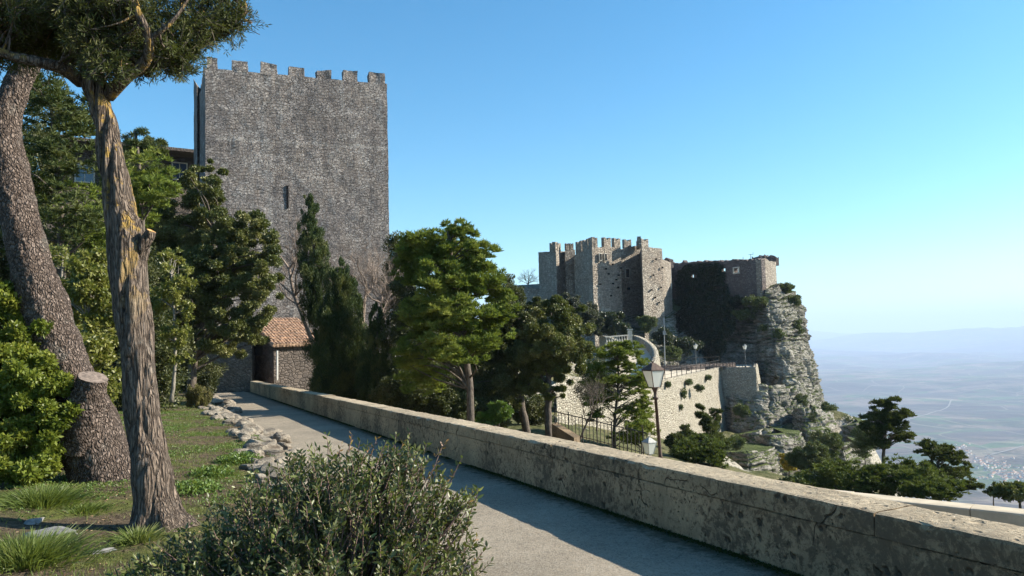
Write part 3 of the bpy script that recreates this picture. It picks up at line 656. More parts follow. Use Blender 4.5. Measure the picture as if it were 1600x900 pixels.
dE = (E1-E0)/np.linalg.norm((E1-E0)[:2]); dE[2] = 0; nE = np.array([dE[1], -dE[0], 0]); nE = nE if nE[1] < 0 else -nE
a_, b_, z0_, z1_ = eh(1152, 1159, 419, 426); mid = np.array([*(E0[:2]+dE[:2]*(a_+b_)/2), (z0_+z1_)/2])
for dx, dz_, sx, sz in ((0, (z1_-z0_)/2+.12, (b_-a_)+.6, .25), (0, -(z1_-z0_)/2-.12, (b_-a_)+.6, .25), (-(b_-a_)/2-.14, 0, .28, z1_-z0_), ((b_-a_)/2+.14, 0, .28, z1_-z0_)):
    m.box(mid+dE*dx+np.array([0, 0, dz_])+nE*.06, sx, .2, sz, dE, nE)
m.build('window_frame', M_DRESSED, en)
# ruined bits and poles on the skyline
for k, (px, py, Y, r_) in enumerate([(1183, 402, 170, 1.1), (1193, 400, 168, .9), (1203, 401, 166, .8), (1210, 401, 166, .9), (1045, 405, 172, 1.0), (1075, 411, 178, 1.2)]):
    c = P(px, py+3, Y); v = np.random.default_rng(k).normal(size=(60, 3)); v /= np.linalg.norm(v, axis=1)[:, None]
    m = MB(); n = 8
    pl = [(c[0]+r_*math.cos(a)*(1+.2*math.sin(3*a+k)), c[1]+r_*math.sin(a)) for a in np.linspace(0, 2*math.pi, n, endpoint=False)]
    m.prism(pl, c[2]-1.5, c[2]+.6, [c[2]+.3+.5*math.sin(2.1*i+k) for i in range(n)]); m.build('broken_wall_stub', M_CASTLED, en)
for k, (px, y0, y1, lab) in enumerate([(1161, 401, 405, 'short'), (1173, 397, 404, 'forked')]):
    b = P(px, y1+1, 168); tp = P(px, y0, 168); m = MB().tube([b, tp], [.06, .04], 6)
    if k: m.tube([tp+np.array([-.5, 0, -.1]), tp+np.array([.5, 0, -.1])], .04, 6).tube([tp+np.array([.5, 0, -.1]), tp+np.array([.5, 0, .4])], .04, 6)
    o = recentre(m.build('antenna_pole', M_IRON)); tag(o, ('single short thin pole' if not k else 'thin pole with a small crossbar')+' standing on top of the ruined enclosure wall', 'pole')

# ------------------------------------------------------------------ cliffs
def strata_disp(Q, seed, amp, lay=1.1, big=1.5):
    zw = Q[..., 2] + fbm(Q/9., seed, 3)*1.6 + Q[..., 0]*.03
    li = np.floor(zw/lay+vnoise(np.stack([0*zw, 0*zw, zw*.7], -1), seed+1)*.6)
    fr = zw/lay-li
    p = np.stack([Q[..., 0]/3.2, Q[..., 1]/3.2, li*3.7], -1)
    a = vnoise(p, seed+2); a2 = vnoise(np.stack([Q[..., 0]/1.1, Q[..., 1]/1.1, np.floor(zw/(lay*.4))*2.3], -1), seed+4)
    vq = Q+np.stack([fbm(Q/4., seed+8, 2)]*2+[0*zw], -1)*1.5; rdg = (1-np.abs(vnoise(vq/np.array([2.6, 2.6, 11.]), seed+9)))**8
    blk = np.round(vnoise(vq/np.array([2.1, 2.1, 3.4]), seed+10)*2.5)/2.5
    return fbm(Q/7., seed+5, 4)*big*1.2 + a*amp*.55 + a2*amp*.25 + blk*amp*.45 - rdg*.9*amp - .12*amp*np.clip(np.abs(fr-.5)*2-.75, 0, 1)*4 + fbm(Q/.9, seed+6, 3)*.4*amp
def sheet(name, cols, nu, nv, mat, seed=1, amp=.9, lay=1.1, big=1.2, cap=True, kind='structure', label=None, cat=None, world=False):
    C = np.array([[(p if world else P(*p)) for p in c] for c in cols], float)       # cols x rows x 3
    G = np.stack([spline(c, nv) for c in C]); G = np.stack([spline(G[:, j], nu) for j in range(nv)], 0)   # nv x nu x 3 (by its own length)
    du = np.gradient(G, axis=1); dv = np.gradient(G, axis=0); N_ = np.cross(dv, du); N_ /= np.linalg.norm(N_, axis=2)[..., None]+1e-9
    cen = G.mean((0, 1)); 
    if ((G-cen)*N_).sum() < 0: N_ = -N_
    Q = G + N_*strata_disp(G, seed, amp, lay, big)[..., None]
    Fc = grid_faces(nv, nu)
    V = Q.reshape(-1, 3)
    if cap:
        c = Q[0].mean(0); c[2] = Q[0][:, 2].mean(); n = len(V); V = np.vstack([V, c[None]])
        i = np.arange(nu-1); Fc = np.vstack([Fc, np.stack([i, i+1, 0*i+n, 0*i+n], 1)])
        fl = [tuple(f) if f[2] != f[3] else tuple(f[:3]) for f in Fc.tolist()]; Fc = fl
    o = mesh(name, V, Fc, mat, None, False)
    if kind: tag(o, kind=kind)
    else: tag(recentre(o), label, cat)
    return o
CL = [[(820, 480, 176), (820, 510, 170), (820, 540, 160), (820, 580, 150), (820, 640, 140)],
      [(900, 495, 168), (900, 520, 161), (900, 550, 152), (900, 580, 142), (900, 640, 135)],
      [(975, 497, 161), (975, 515, 157), (975, 535, 151), (980, 555, 144), (985, 620, 138)],
      [(1040, 497, 161), (1042, 512, 157), (1045, 530, 153), (1048, 555, 148), (1050, 620, 142)],
      [(1056, 458, 178), (1060, 500, 172), (1068, 530, 166), (1078, 560, 157), (1085, 640, 148)],
      [(1100, 456, 174), (1102, 500, 169), (1106, 540, 163), (1110, 575, 157), (1112, 660, 146)],
      [(1150, 453, 168), (1152, 500, 164), (1156, 545, 159), (1160, 590, 154), (1162, 685, 143)],
      [(1196, 452, 156), (1204, 495, 152), (1214, 545, 149), (1226, 600, 145), (1234, 710, 136)],
      [(1219, 443, 164), (1238, 480, 160), (1247, 540, 157), (1257, 600, 152), (1268, 720, 146)],
      [(1236, 456, 174), (1254, 486, 174), (1261, 545, 173), (1276, 600, 170), (1298, 700, 165)],
      [(1226, 452, 195), (1243, 490, 195), (1250, 550, 195), (1262, 600, 193), (1280, 700, 190)],
      [(1100, 448, 210), (1100, 500, 214), (1100, 560, 218), (1100, 600, 220), (1100, 720, 222)],
      [(900, 480, 205), (900, 500, 208), (900, 560, 212), (900, 600, 214), (900, 720, 216)]]
sheet('cliff', CL, 700, 320, M_ROCK, 5, .95, .8, 1.0)
# the lower crags below the terrace and the ledges
sheet('rock_outcrop', [[(1120, 615, 150), (1122, 635, 148), (1124, 655, 146), (1126, 690, 143)], [(1118, 612, 141), (1118, 632, 139), (1120, 655, 137), (1122, 690, 134)], [(1150, 606, 137), (1150, 630, 134), (1150, 655, 132), (1150, 690, 130)], [(1192, 602, 136), (1190, 630, 133), (1186, 655, 130), (1186, 690, 127)],
      [(1232, 602, 140), (1228, 630, 136), (1222, 660, 131), (1218, 700, 128)], [(1248, 606, 147), (1262, 640, 143), (1272, 670, 138), (1280, 715, 135)], [(1252, 604, 158), (1275, 640, 156), (1290, 670, 152), (1310, 715, 148)], [(1200, 590, 170), (1210, 640, 170), (1210, 670, 170), (1210, 715, 170)]], 300, 120, M_ROCK2, 15, .9, .9, .8, True, None, 'shaded limestone crag with a flat pale shelf just under the round bastion', 'rock')
for nm, c, lab, seed in [('f', [[(1236, 640, 134), (1237, 660, 131), (1240, 690, 127), (1246, 750, 124)], [(1256, 636, 128), (1260, 655, 125), (1264, 690, 121), (1268, 750, 118)], [(1284, 640, 130), (1290, 660, 127), (1294, 690, 123), (1298, 750, 120)], [(1300, 645, 140), (1306, 665, 138), (1310, 690, 136), (1314, 750, 134)], [(1260, 628, 150), (1262, 650, 150), (1264, 690, 150), (1266, 750, 150)]], 'rocky buttress below the little column cypress at the cliff foot', 53), ('a', [[(1098, 700, 112), (1100, 712, 111), (1102, 730, 110), (1104, 790, 108)], [(1128, 703, 104), (1128, 714, 103), (1129, 732, 102), (1130, 765, 100)], [(1165, 705, 100), (1167, 716, 99), (1170, 735, 98), (1175, 768, 96)], [(1196, 702, 104), (1200, 714, 103), (1205, 732, 102), (1210, 765, 100)], [(1200, 695, 114), (1206, 712, 113), (1211, 730, 112), (1216, 760, 110)], [(1120, 690, 120), (1120, 700, 120), (1120, 720, 120), (1120, 740, 120)]], 'banded flat-topped limestone ledge just left of the yellow flowering bush', 31),
                         ('b', [[(1180, 682, 118), (1180, 695, 117), (1182, 715, 116), (1184, 750, 114)], [(1205, 678, 113), (1206, 695, 112), (1208, 715, 111), (1210, 750, 109)], [(1236, 680, 115), (1240, 695, 113), (1244, 715, 112), (1248, 750, 110)], [(1246, 672, 124), (1252, 690, 123), (1258, 715, 121), (1262, 745, 118)], [(1200, 665, 130), (1200, 690, 130), (1200, 715, 130), (1200, 740, 130)]], 'broken limestone column behind the banded ledge and below the bastion crag', 37),
                         ('c', [[(1140, 680, 130), (1140, 690, 129), (1142, 705, 127), (1144, 740, 126)], [(1170, 676, 124), (1170, 688, 123), (1172, 705, 122), (1174, 740, 120)], [(1215, 668, 126), (1218, 684, 125), (1222, 705, 124), (1226, 740, 122)], [(1200, 660, 138), (1200, 680, 138), (1200, 700, 138), (1200, 740, 138)]], 'low grassy-topped rock shelf behind the banded ledge', 39),
                         ('d', [[(1318, 668, 128), (1318, 680, 127), (1318, 700, 125), (1320, 730, 124)], [(1336, 662, 124), (1338, 678, 123), (1340, 700, 121), (1342, 730, 120)], [(1352, 660, 130), (1355, 676, 129), (1358, 700, 127), (1360, 730, 126)], [(1335, 650, 140), (1335, 670, 140), (1335, 700, 140), (1335, 730, 140)]], 'dark-faced rock knob on the green spur behind the tallest right-hand pine', 43),
                         ('e', [[(1296, 700, 104), (1297, 712, 103), (1298, 726, 102), (1300, 760, 100)], [(1315, 694, 100), (1318, 708, 99), (1320, 726, 98), (1322, 760, 96)], [(1338, 690, 104), (1342, 706, 103), (1346, 726, 102), (1348, 760, 100)], [(1352, 688, 112), (1355, 706, 112), (1357, 726, 111), (1360, 760, 110)], [(1320, 682, 118), (1320, 700, 118), (1320, 726, 118), (1320, 760, 118)]], 'pale craggy boulder on the slope below the green spur', 47)]:
    sheet('rock_outcrop', c, 130, 70, M_ROCK2, seed, .6, .7, .5, True, None, lab, 'rock')

# ------------------------------------------------------------------ terrace, bastion wall, ramp
zT = P(1125, 577, 138)[2]
bs = thing('bastion_wall', 'high curved pale stone bastion wall holding up the castle terrace', 'wall', PZ(1060, 112, zT-10))
B_ = [(868, 88), (905, 90), (955, 95), (1000, 100), (1040, 107.5), (1080, 120), (1103, 128), (1125, 138), (1153, 136.4), (1181, 135), (1184, 146), (1180, 156)]
bp = spline(np.array([PZ(a, Y, zT) for a, Y in B_[:8]]), 90); bp2 = np.array([PZ(a, Y, zT) for a, Y in B_[8:]]); _c = np.vstack([bp[-1:], bp2]); bp2 = np.vstack([_c[i]+(_c[i+1]-_c[i])*k/8 for i in range(4) for k in range(1, 9)])
top = np.vstack([bp, bp2])
foot_z = np.array([hz_at(q[0], q[1])-2.5 for q in top]); foot_z = np.minimum(foot_z, zT-6)
def run(top, foot, name, mat, parent, inward, th, batter, nz=30, lip=0.):
    T = np.gradient(top, axis=0); T /= np.linalg.norm(T, axis=1)[:, None]; N_ = np.stack([T[:, 1], -T[:, 0], 0*T[:, 0]], 1); N_ *= inward
    rows = [top-N_*th-np.array([0, 0, .9]), top-N_*th+np.array([0, 0, lip]), top+np.array([0, 0, lip])]
    for k in range(1, nz):
        t = k/(nz-1); q = top.copy(); q[:, 2] = top[:, 2]+lip*(1-t)+(foot-top[:, 2])*t; q += N_*(batter*(top[:, 2]-q[:, 2]).clip(0))[:, None]; q += N_*(fbm(q/1.5, 51, 3)*.15)[:, None]; rows.append(q)
    R_ = np.array(rows); return mesh(name, R_.reshape(-1, 3), grid_faces(R_.shape[0], R_.shape[1]), mat, parent)
run(top, foot_z, 'retaining_face', M_BAST, bs, 1, .7, .12, 30, .35)
bk = [PZ(1150, 158, zT), PZ(1060, 160, zT), PZ(980, 150, zT), PZ(880, 120, zT), PZ(850, 100, zT)]
poly = [tuple(q) for q in top]+[tuple(q) for q in bk]
ter = mesh('terrace', [(a, b, zT-.05) for a, b, c in poly], [tuple(range(len(poly)))], M_PAVE); tag(ter, kind='structure')
# tufts growing in the bastion are added with the plants
def railing(name, label, pts, n, h, group=None):
    q = spline(np.array(pts), n); e = thing(name, label, 'railing', q[0])
    m = MB(); m.tube(q+np.array([0, 0, h]), .03, 5); m.tube(q+np.array([0, 0, h*.5]), .02, 5); m.build('rail', M_IRON, e)
    for i in range(n): MB().tube([q[i], q[i]+np.array([0, 0, h+.03])], .05, 6).build('post', M_IRON, e)
railing('terrace_railing', 'thin dark railing along the front edge of the sunlit terrace', [PZ(a, Y+.5, zT+.3) for a, Y in B_[3:8]], 16, 1.25)
railing('terrace_railing', 'thin railing round the shaded outer end of the terrace', [PZ(a, Y+.5, zT+.3) for a, Y in B_[7:10]], 12, 1.25)
railing('terrace_railing', 'straight railing along the back of the terrace under the lamp posts', [PZ(1033, 139, zT), PZ(1075, 140, zT), PZ(1125, 143, zT)], 9, 2.0)
e = thing('terrace_back_wall', 'low shaded wall along the back of the castle terrace', 'wall', PZ(1090, 140, zT))
m = MB(); q = spline(np.array([PZ(1033, 139, zT), PZ(1075, 139.6, zT), PZ(1100, 141, zT), PZ(1148, 143.5, zT)]), 14)
for i in range(13):
    D_ = q[i+1]-q[i]; l_ = np.linalg.norm(D_); D_ /= l_; m.box((q[i]+q[i+1])/2+np.array([0, 0, .4]), l_, .5, .9, D_, np.array([-D_[1], D_[0], 0]))
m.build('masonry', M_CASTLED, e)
for k, (px, Y, lab) in enumerate([(1062, 136.5, 'left'), (1118, 137.5, 'right')]):
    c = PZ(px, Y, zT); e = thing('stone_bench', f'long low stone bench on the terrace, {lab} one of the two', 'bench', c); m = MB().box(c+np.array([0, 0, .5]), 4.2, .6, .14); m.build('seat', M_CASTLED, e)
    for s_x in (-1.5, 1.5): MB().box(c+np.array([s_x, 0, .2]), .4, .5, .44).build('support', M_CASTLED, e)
# curved ramp climbing to the castle gate
rp = [(978, 524, 132), (992, 524, 128), (1006, 528, 124), (1020, 537, 121), (1028, 548, 117), (1026, 562, 112), (1014, 574, 108)]
rt = spline(np.array([P(*a) for a in rp]), 60); e = thing('ramp_wall', 'curved sunlit parapet wall of the ramp winding up to the castle', 'wall', rt[40]*np.array([1, 1, 0])+np.array([0, 0, zT]))
T = np.gradient(rt, axis=0); T /= np.linalg.norm(T, axis=1)[:, None]; N_ = np.stack([-T[:, 1], T[:, 0], 0*T[:, 0]], 1)
N_ /= np.linalg.norm(N_, axis=1)[:, None]
rows = [rt-N_*.9-np.array([0, 0, 2.2]), rt-N_*.9, rt]+[np.c_[rt[:, :2]+N_[:, :2]*.08*k, rt[:, 2]+(np.minimum(zT-1., rt[:, 2]-1)-rt[:, 2])*k/8.] for k in range(1, 9)]
R_ = np.array(rows); mesh('masonry', R_.reshape(-1, 3), grid_faces(*R_.shape[:2]), M_BAST, e)
rows = [rt-N_*.9-np.array([0, 0, 1.1]), rt-N_*4.6-np.array([0, 0, 1.15])]; R_ = np.array(rows); tag(mesh('ramp', R_.reshape(-1, 3), grid_faces(*R_.shape[:2]), M_PAVE), kind='structure')
# inner wall of the ramp (shaded side)
e = thing('ramp_inner_wall', 'wall on the inner side of the curved ramp', 'wall', rt[20]-N_[20]*4.6)
rows = [rt-N_*4.6+np.array([0, 0, .0]), rt-N_*4.6-np.array([0, 0, 1.5]), rt-N_*5.0-np.array([0, 0, 8]), ]; rows = [rt-N_*5.2+np.array([0, 0, 0]), rt-N_*4.6+np.array([0, 0, 0]), rt-N_*4.65-np.array([0, 0, 9])]; R_ = np.array(rows); mesh('masonry', R_.reshape(-1, 3), grid_faces(*R_.shape[:2]), M_BAST, e)
c = P(985, 540, 122); e = thing('gate_pillar', 'pale square pillar beside the ramp with ivy behind it', 'pillar', c-np.array([0, 0, 3])); MB().box(c+np.array([0, 0, -.3]), .6, .6, 5.2).build('shaft', M_DRESSED, e); MB().box(c+np.array([0, 0, 2.45]), .8, .8, .2).build('cap', M_DRESSED, e)
b0, b1 = P(946, 536, 120), P(982, 533, 121); e = thing('balustrade', 'short pale balustrade left of the gate pillar', 'balustrade', (b0+b1)/2-np.array([0, 0, 2.4]))
D_ = b1-b0; l_ = np.linalg.norm(D_); D_ /= l_; Yb = np.array([-D_[1], D_[0], 0]); MB().box((b0+b1)/2+np.array([0, 0, .9]), l_, .35, .18, D_, Yb).build('handrail', M_DRESSED, e); MB().box((b0+b1)/2-np.array([0, 0, 1.4]), l_, .5, 2.9, D_, Yb).build('base', M_DRESSED, e)
for i in range(9): MB().tube([b0+D_*l_*(i+.5)/9+np.array([0, 0, t]) for t in (0, .2, .4, .85)], [.09, .14, .09, .09], 7).build('baluster', M_DRESSED, e)
# pale walls glimpsed between the trees below
for (pa, Ya, pb, Yb_, ty, by, lab) in [(868, 78, 930, 86, 590, 664, 'pale lit wall seen between the dark oak and the thin pine'), (770, 95, 850, 92, 628, 668, 'bright wall glimpsed between the dark oak trunks')]:
    a, b = PZ(pa, Ya, 0), PZ(pb, Yb_, 0); e = thing('garden_wall', lab, 'wall', (a+b)/2); rough_prism('masonry', [xy(a), xy(b), (b[0], b[1]+1.2), (a[0], a[1]+1.2)], P(pa, by+20, Ya)[2], [P(pa, ty, Ya)[2], P(pb, ty, Yb_)[2]]*1+[P(pb, ty, Yb_)[2], P(pa, ty, Ya)[2]], M_BAST, e, .8, .1, 5)
# sloping brown wall and iron fence beyond the parapet
a, b = P(862, 662, 40), P(897, 684, 36); e = thing('sloping_wall', 'low brown garden wall sloping down behind the parapet by the dark trunk', 'wall', (a+b)/2-np.array([0, 0, 1])); m = MB(); d_ = b-a; m.add([a, b, b+np.array([.3, .5, 0]), a+np.array([.3, .5, 0])]+[v-np.array([0, 0, 2]) for v in (a, b, b+np.array([.3, .5, 0]), a+np.array([.3, .5, 0]))], [(0, 1, 2, 3), (4, 7, 6, 5), (0, 4, 5, 1), (1, 5, 6, 2), (2, 6, 7, 3), (3, 7, 4, 0)]); m.build('masonry', M_PAR2, e)
def pz(px, py, Y): return P(px, py, Y)
e = thing('iron_fence', 'thin iron fence sloping down the bank below the thin pine', 'fence', P(935, 690, 38)); f0, f1 = P(868, 678, 40), P(1012, 716, 36)
m = MB(); m.tube([f0+np.array([0, 0, 1.1]), f1+np.array([0, 0, 1.1])], .025, 5); m.tube([f0+np.array([0, 0, .2]), f1+np.array([0, 0, .2])], .02, 5); m.build('rail', M_IRON, e)
for i in range(26): q = f0+(f1-f0)*i/25; MB().tube([q-np.array([0, 0, .4]), q+np.array([0, 0, 1.25 if i % 4 == 0 else 1.1])], .03 if i % 4 == 0 else .018, 5).build('post' if i % 4 == 0 else 'bar', M_IRON, e)

# ------------------------------------------------------------------ far end of the path: wall, cottage, villa behind
a, b = SA(-1.5, 62.5), SA(5.3, 59.5)
e = thing('retaining_wall', 'rough stone wall rising across the far end of the path', 'wall', (a+b)/2)
rough_prism('masonry', [xy(SA(-2, 63)), xy(SA(5.6, 58.5)), xy(SA(6.6, 63)), xy(SA(-1, 67))], -2.5, [P(300, 512, 60)[2], P(408, 508, 58)[2], P(410, 500, 58)[2], P(300, 505, 60)[2]], M_DRY, e, .5, .12, 9)
c = P(405, 548, 57.2); e = thing('wall_lamp_box', 'small dark box fixed to the stone wall at the end of the path', 'lamp', c); MB().box(c, .55, .35, .6).build('housing', M_IRON, e); MB().box(c+np.array([0, -.1, -.32]), .4, .3, .04).build('visor', M_IRON, e)
c = P(325, 567, 57.5); e = thing('notice_board', 'small framed notice with a pale panel on a post at the path end', 'sign', c-np.array([0, 0, 1.6])); MB().box(c, .42, .06, .75).build('frame', M_IRON, e); MB().box(c-np.array([0, .035, 0]), .32, .02, .6).build('panel', m_plain('notice_paper', (.5, .5, .47), .6, 0, .3, 4), e); MB().tube([c-np.array([0, 0, 1.8]), c-np.array([0, 0, .3])], .04, 6).build('post', M_IRON, e)
# tiled cottage
h0, h1 = PZ(428, 56, 0), PZ(496, 58.5, 0); D_ = h1-h0; l_ = np.linalg.norm(D_); D_ /= l_; Yh = np.array([-D_[1], D_[0], 0]); Yh = Yh if Yh[1] > 0 else -Yh
ct = thing('tiled_cottage', 'small stone cottage with an orange clay tile roof beside the cypress', 'house', (h0+h1)/2+Yh*1.5+np.array([0, 0, -3.5]))
ze = P(430, 540, 56)[2]; zr = P(430, 500, 58.8)[2]
m = MB(); m.prism([xy(h0), xy(h1), xy(h1+Yh*3.2), xy(h0+Yh*3.2)], -3.5, ze-.06, [ze-.06, ze-.06, zr-.1, zr-.1]); m.build('wall', M_VILLA, ct)  # dark villa stone puts the tree shade into this wall's colour
M_TILE = m_plain('clay_tile', (.38, .25, .17), .85, 0, .6, 5, .25)
nrow, ncol = 9, 16; V = []; 
rf = MB(); rgn = random.Random(3)
s0 = h0-D_*.3-Yh*.35; sl_ = np.array([*(Yh[:2]*3.6), zr-ze+.1]); 
rf.add([s0+np.array([0, 0, ze]), s0+D_*(l_+.6)+np.array([0, 0, ze]), s0+D_*(l_+.6)+sl_+np.array([0, 0, ze]), s0+sl_+np.array([0, 0, ze]), s0+np.array([0, 0, ze-.1]), s0+D_*(l_+.6)+np.array([0, 0, ze-.1]), s0+D_*(l_+.6)+sl_+np.array([0, 0, ze-.1]), s0+sl_+np.array([0, 0, ze-.1])], [(0, 1, 2, 3), (7, 6, 5, 4), (0, 4, 5, 1), (1, 5, 6, 2), (2, 6, 7, 3), (3, 7, 4, 0)])
up_ = np.cross(D_, sl_/np.linalg.norm(sl_)); up_ = up_ if up_[2] > 0 else -up_
for i in range(ncol):
    for j in range(nrow):
        p_ = s0+D_*(l_+.6)*(i+.5)/ncol+sl_*j/nrow+np.array([0, 0, ze])+up_*(.03+rgn.uniform(0, .03))+D_*rgn.gauss(0, .012)
        rf.tube([p_+up_*.05-sl_/nrow*.12, p_+sl_/nrow*1.02], [.13, .095], 8)
rf.build('roof', M_TILE, ct)
pp = P(433, 548, 55.8); qq = P(433, 594, 55.8); MB().tube([pp, qq], .07, 8).build('downpipe', m_plain('pale_pipe', (.6, .58, .54), .5, 0, .1), ct)
# dark villa glimpsed behind the pines left of the tower
M_GLASS = m_plain('sky_reflecting_glass', (.03, .05, .09), .08, 0, .1, 2, .9)
e = thing('old_villa', 'dark stone villa half hidden behind the pines left of the tower', 'house', PZ(200, 78, -4))
v0, v1 = PZ(60, 74, 0), PZ(312, 82, 0); rough_prism('wall', [xy(v0), xy(v1), (v1[0]-2, v1[1]+8), (v0[0]-2, v0[1]+8)], -4, [P(60, 232, 74)[2], P(312, 236, 82)[2]]*1+[P(312, 236, 82)[2], P(60, 232, 74)[2]], M_VILLA, e, 1., .05, 4)
Dv = (v1-v0); Dv /= np.linalg.norm(Dv); Nv = np.array([Dv[1], -Dv[0], 0])
for px, py, ww, hh in ((132, 272, 1.5, 1.5), (280, 268, 1.3, 1.6), (215, 272, 1.4, 1.6)):
    t = (px-60)/252.; Y = 1/((1-t)/74+t/82); c = P(px, py, Y)+Nv*.1
    f_ = MB()
    for dx, dz_, sx, sz in ((0, hh/2+.06, ww+.24, .12), (0, -hh/2-.06, ww+.24, .12), (-ww/2-.06, 0, .12, hh), (ww/2+.06, 0, .12, hh), (0, 0, .06, hh)): f_.box(c+Dv*dx+np.array([0, 0, dz_])+Nv*.06, sx, .14, sz, Dv, Nv)
    wf = f_.build('window', M_DRESSED, e); MB().box(c, ww, .06, hh, Dv, Nv).build('pane', M_GLASS, wf)
rfv = MB(); c = (v0+v1)/2; MB().box(P(186, 233, 77)+np.array([0, 3.2, .1]), np.linalg.norm(v1-v0)+.8, 9.5, .3, Dv, np.array([-Dv[1], Dv[0], 0])).build('roof', M_VILLA, e)

# ------------------------------------------------------------------ vegetation
L_PINE = m_leaf('pine_needles', (.055, .085, .016), (.18, .225, .04), (.24, .26, .055), .28, .6, .15, .5)
L_PINED = m_leaf('dark_pine_needles', (.024, .040, .012), (.075, .092, .028), (.11, .12, .04), .14, .6, .15, .6)
L_PINEM = m_leaf('slope_pine_needles', (.03, .052, .015), (.095, .125, .03), (.15, .175, .045), .2, .6, .15, .5)
L_OAK = m_leaf('evergreen_oak_leaves', (.042, .056, .015), (.14, .145, .042), (.20, .19, .065), .15, .45, .3, .6)
L_OAKD = m_leaf('dark_oak_leaves', (.024, .033, .011), (.085, .09, .03), (.12, .12, .042), .12, .5, .25, .7)
L_CYP = m_leaf('cypress_scales', (.022, .042, .016), (.07, .095, .028), (.13, .135, .04), .08, .6, .2, .8)
L_YEL = m_leaf('yellow_green_leaves', (.10, .115, .022), (.21, .20, .045), None, .3, .45, .4)
L_LAUR = m_leaf('laurel_leaves', (.085, .12, .015), (.19, .22, .035), (.24, .24, .04), .35, .45, .3, 1.5)
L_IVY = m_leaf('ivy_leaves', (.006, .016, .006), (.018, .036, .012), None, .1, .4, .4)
L_SHRUB = m_leaf('hill_shrub_leaves', (.04, .062, .02), (.09, .115, .035), (.13, .14, .06), .15, .6, .25, .3)
L_GOLD = m_leaf('gorse_flowers', (.30, .20, .02), (.45, .32, .04), (.1, .12, .03), .2, .6, .2, 1.5)
M_TRUNK = m_twig('trunk_bark', (.05, .04, .032), (.16, .13, .105)); M_BARE = m_twig('bare_twig_bark', (.14, .10, .075), (.34, .27, .22)); M_PALET = m_twig('pale_trunk_bark', (.13, .115, .09), (.3, .26, .21))

def rdir(rng, n):
    v = rng.normal(size=(n, 3)); return v/(np.linalg.norm(v, axis=1)[:, None]+1e-9)
def crown_pts(rng, blobs, n, nsub, rs, flat, mode, hollow=.5, kr=1.):
    wts = np.array([b[1][0]*b[1][2]+.3*b[1][1]*b[1][0] for b in blobs]); wts /= wts.sum(); C = []; D = []; cen = []; tone = []
    for (c, r), wt in zip(blobs, wts):
        r = np.array(r); K = max(3, int(nsub*wt)); d = rdir(rng, K); rad = rng.random(K)**hollow
        lump = 1 + .22*vnoise(d*2.3+np.array(c)[None], 77)
        cc = np.array(c)+d*r*(rad*lump)[:, None]; R_ = rs*(r.mean())*rng.uniform(.55, 1.35, K)
        m = max(8, int(n*wt/K))
        for j in range(K):
            mm = max(6, int(m*(R_[j]/(rs*r.mean()))**2)); tn = rng.uniform(-.3, .3)
            if mode == 'needle':
                nt_ = max(3, mm//16); tc = rdir(rng, nt_)*(rng.random(nt_)**.45)[:, None]*R_[j]; tc[:, 2] *= flat; tc[:, 2] -= .22*(tc[:, 0]**2+tc[:, 1]**2)/R_[j]
                o = np.repeat(tc, 16, 0); dd = rdir(rng, len(o)); dd[:, 2] = np.abs(dd[:, 2])*.8+.15
                ax = np.repeat(tc/(np.linalg.norm(tc, axis=1)[:, None]+1e-6), 16, 0); dd = dd + ax*.5
                C.append(cc[j]+o); D.append(dd); tone.append(np.full(len(o), tn))
            elif mode == 'up':
                o = rdir(rng, mm)*(rng.random(mm)**.5)[:, None]*R_[j]*np.array([.75, .75, 1.7]); dd = rdir(rng, mm)*.45+np.array([0, 0, 1.])+d[j]*.45*np.array([1, 1, 0]); C.append(cc[j]+o); D.append(dd); tone.append(np.full(mm, tn))
            else:
                o = rdir(rng, mm)*(rng.random(mm)**.5)[:, None]*R_[j]; o[:, 2] *= flat; dd = rdir(rng, mm)+o/R_[j]*.8; C.append(cc[j]+o); D.append(dd); tone.append(np.full(mm, tn))
        cen.append(cc)
    C = np.vstack(C); D = np.vstack(D); return C, D, np.concatenate(cen), np.concatenate(tone)
def limbs(mb, rng, axis_pts, axis_r, targets, r0, nseg=5, sag=.1, k=None):
    """curved tapered limbs from the trunk axis out to target points"""
    ax = np.asarray(axis_pts)
    if k and len(targets) > k: targets = targets[rng.choice(len(targets), k, replace=False)]
    for t in targets:
        dz = t[2]-ax[:, 2]; hd = np.linalg.norm(t[None, :2]-ax[:, :2], axis=1); sc_ = np.abs(dz-hd*.45)+hd*.15; i = int(np.argmin(sc_)); i = min(max(i, 1), len(ax)-1)
        a = ax[i]; mid = (a+t)/2+rng.normal(size=3)*np.linalg.norm(t-a)*.09+np.array([0, 0, np.linalg.norm(t-a)*sag]); q = spline(np.array([a, mid, t]), nseg); rr_ = min(r0, axis_r[i]*.6)
        mb.tube(q, np.linspace(rr_, rr_*.2, nseg), 5, False)
def ppx(px, py, Y): return P(px, py, Y)
def bl(px, py, Y, rx, ry, rd=None):
    """a crown lobe seen at pixel px,py from the camera, Y metres away, its half-sizes given in photograph pixels"""
    k = Y/1250; return (P(px, py, Y), (rx*k, (rd if rd else rx*k), ry*k))
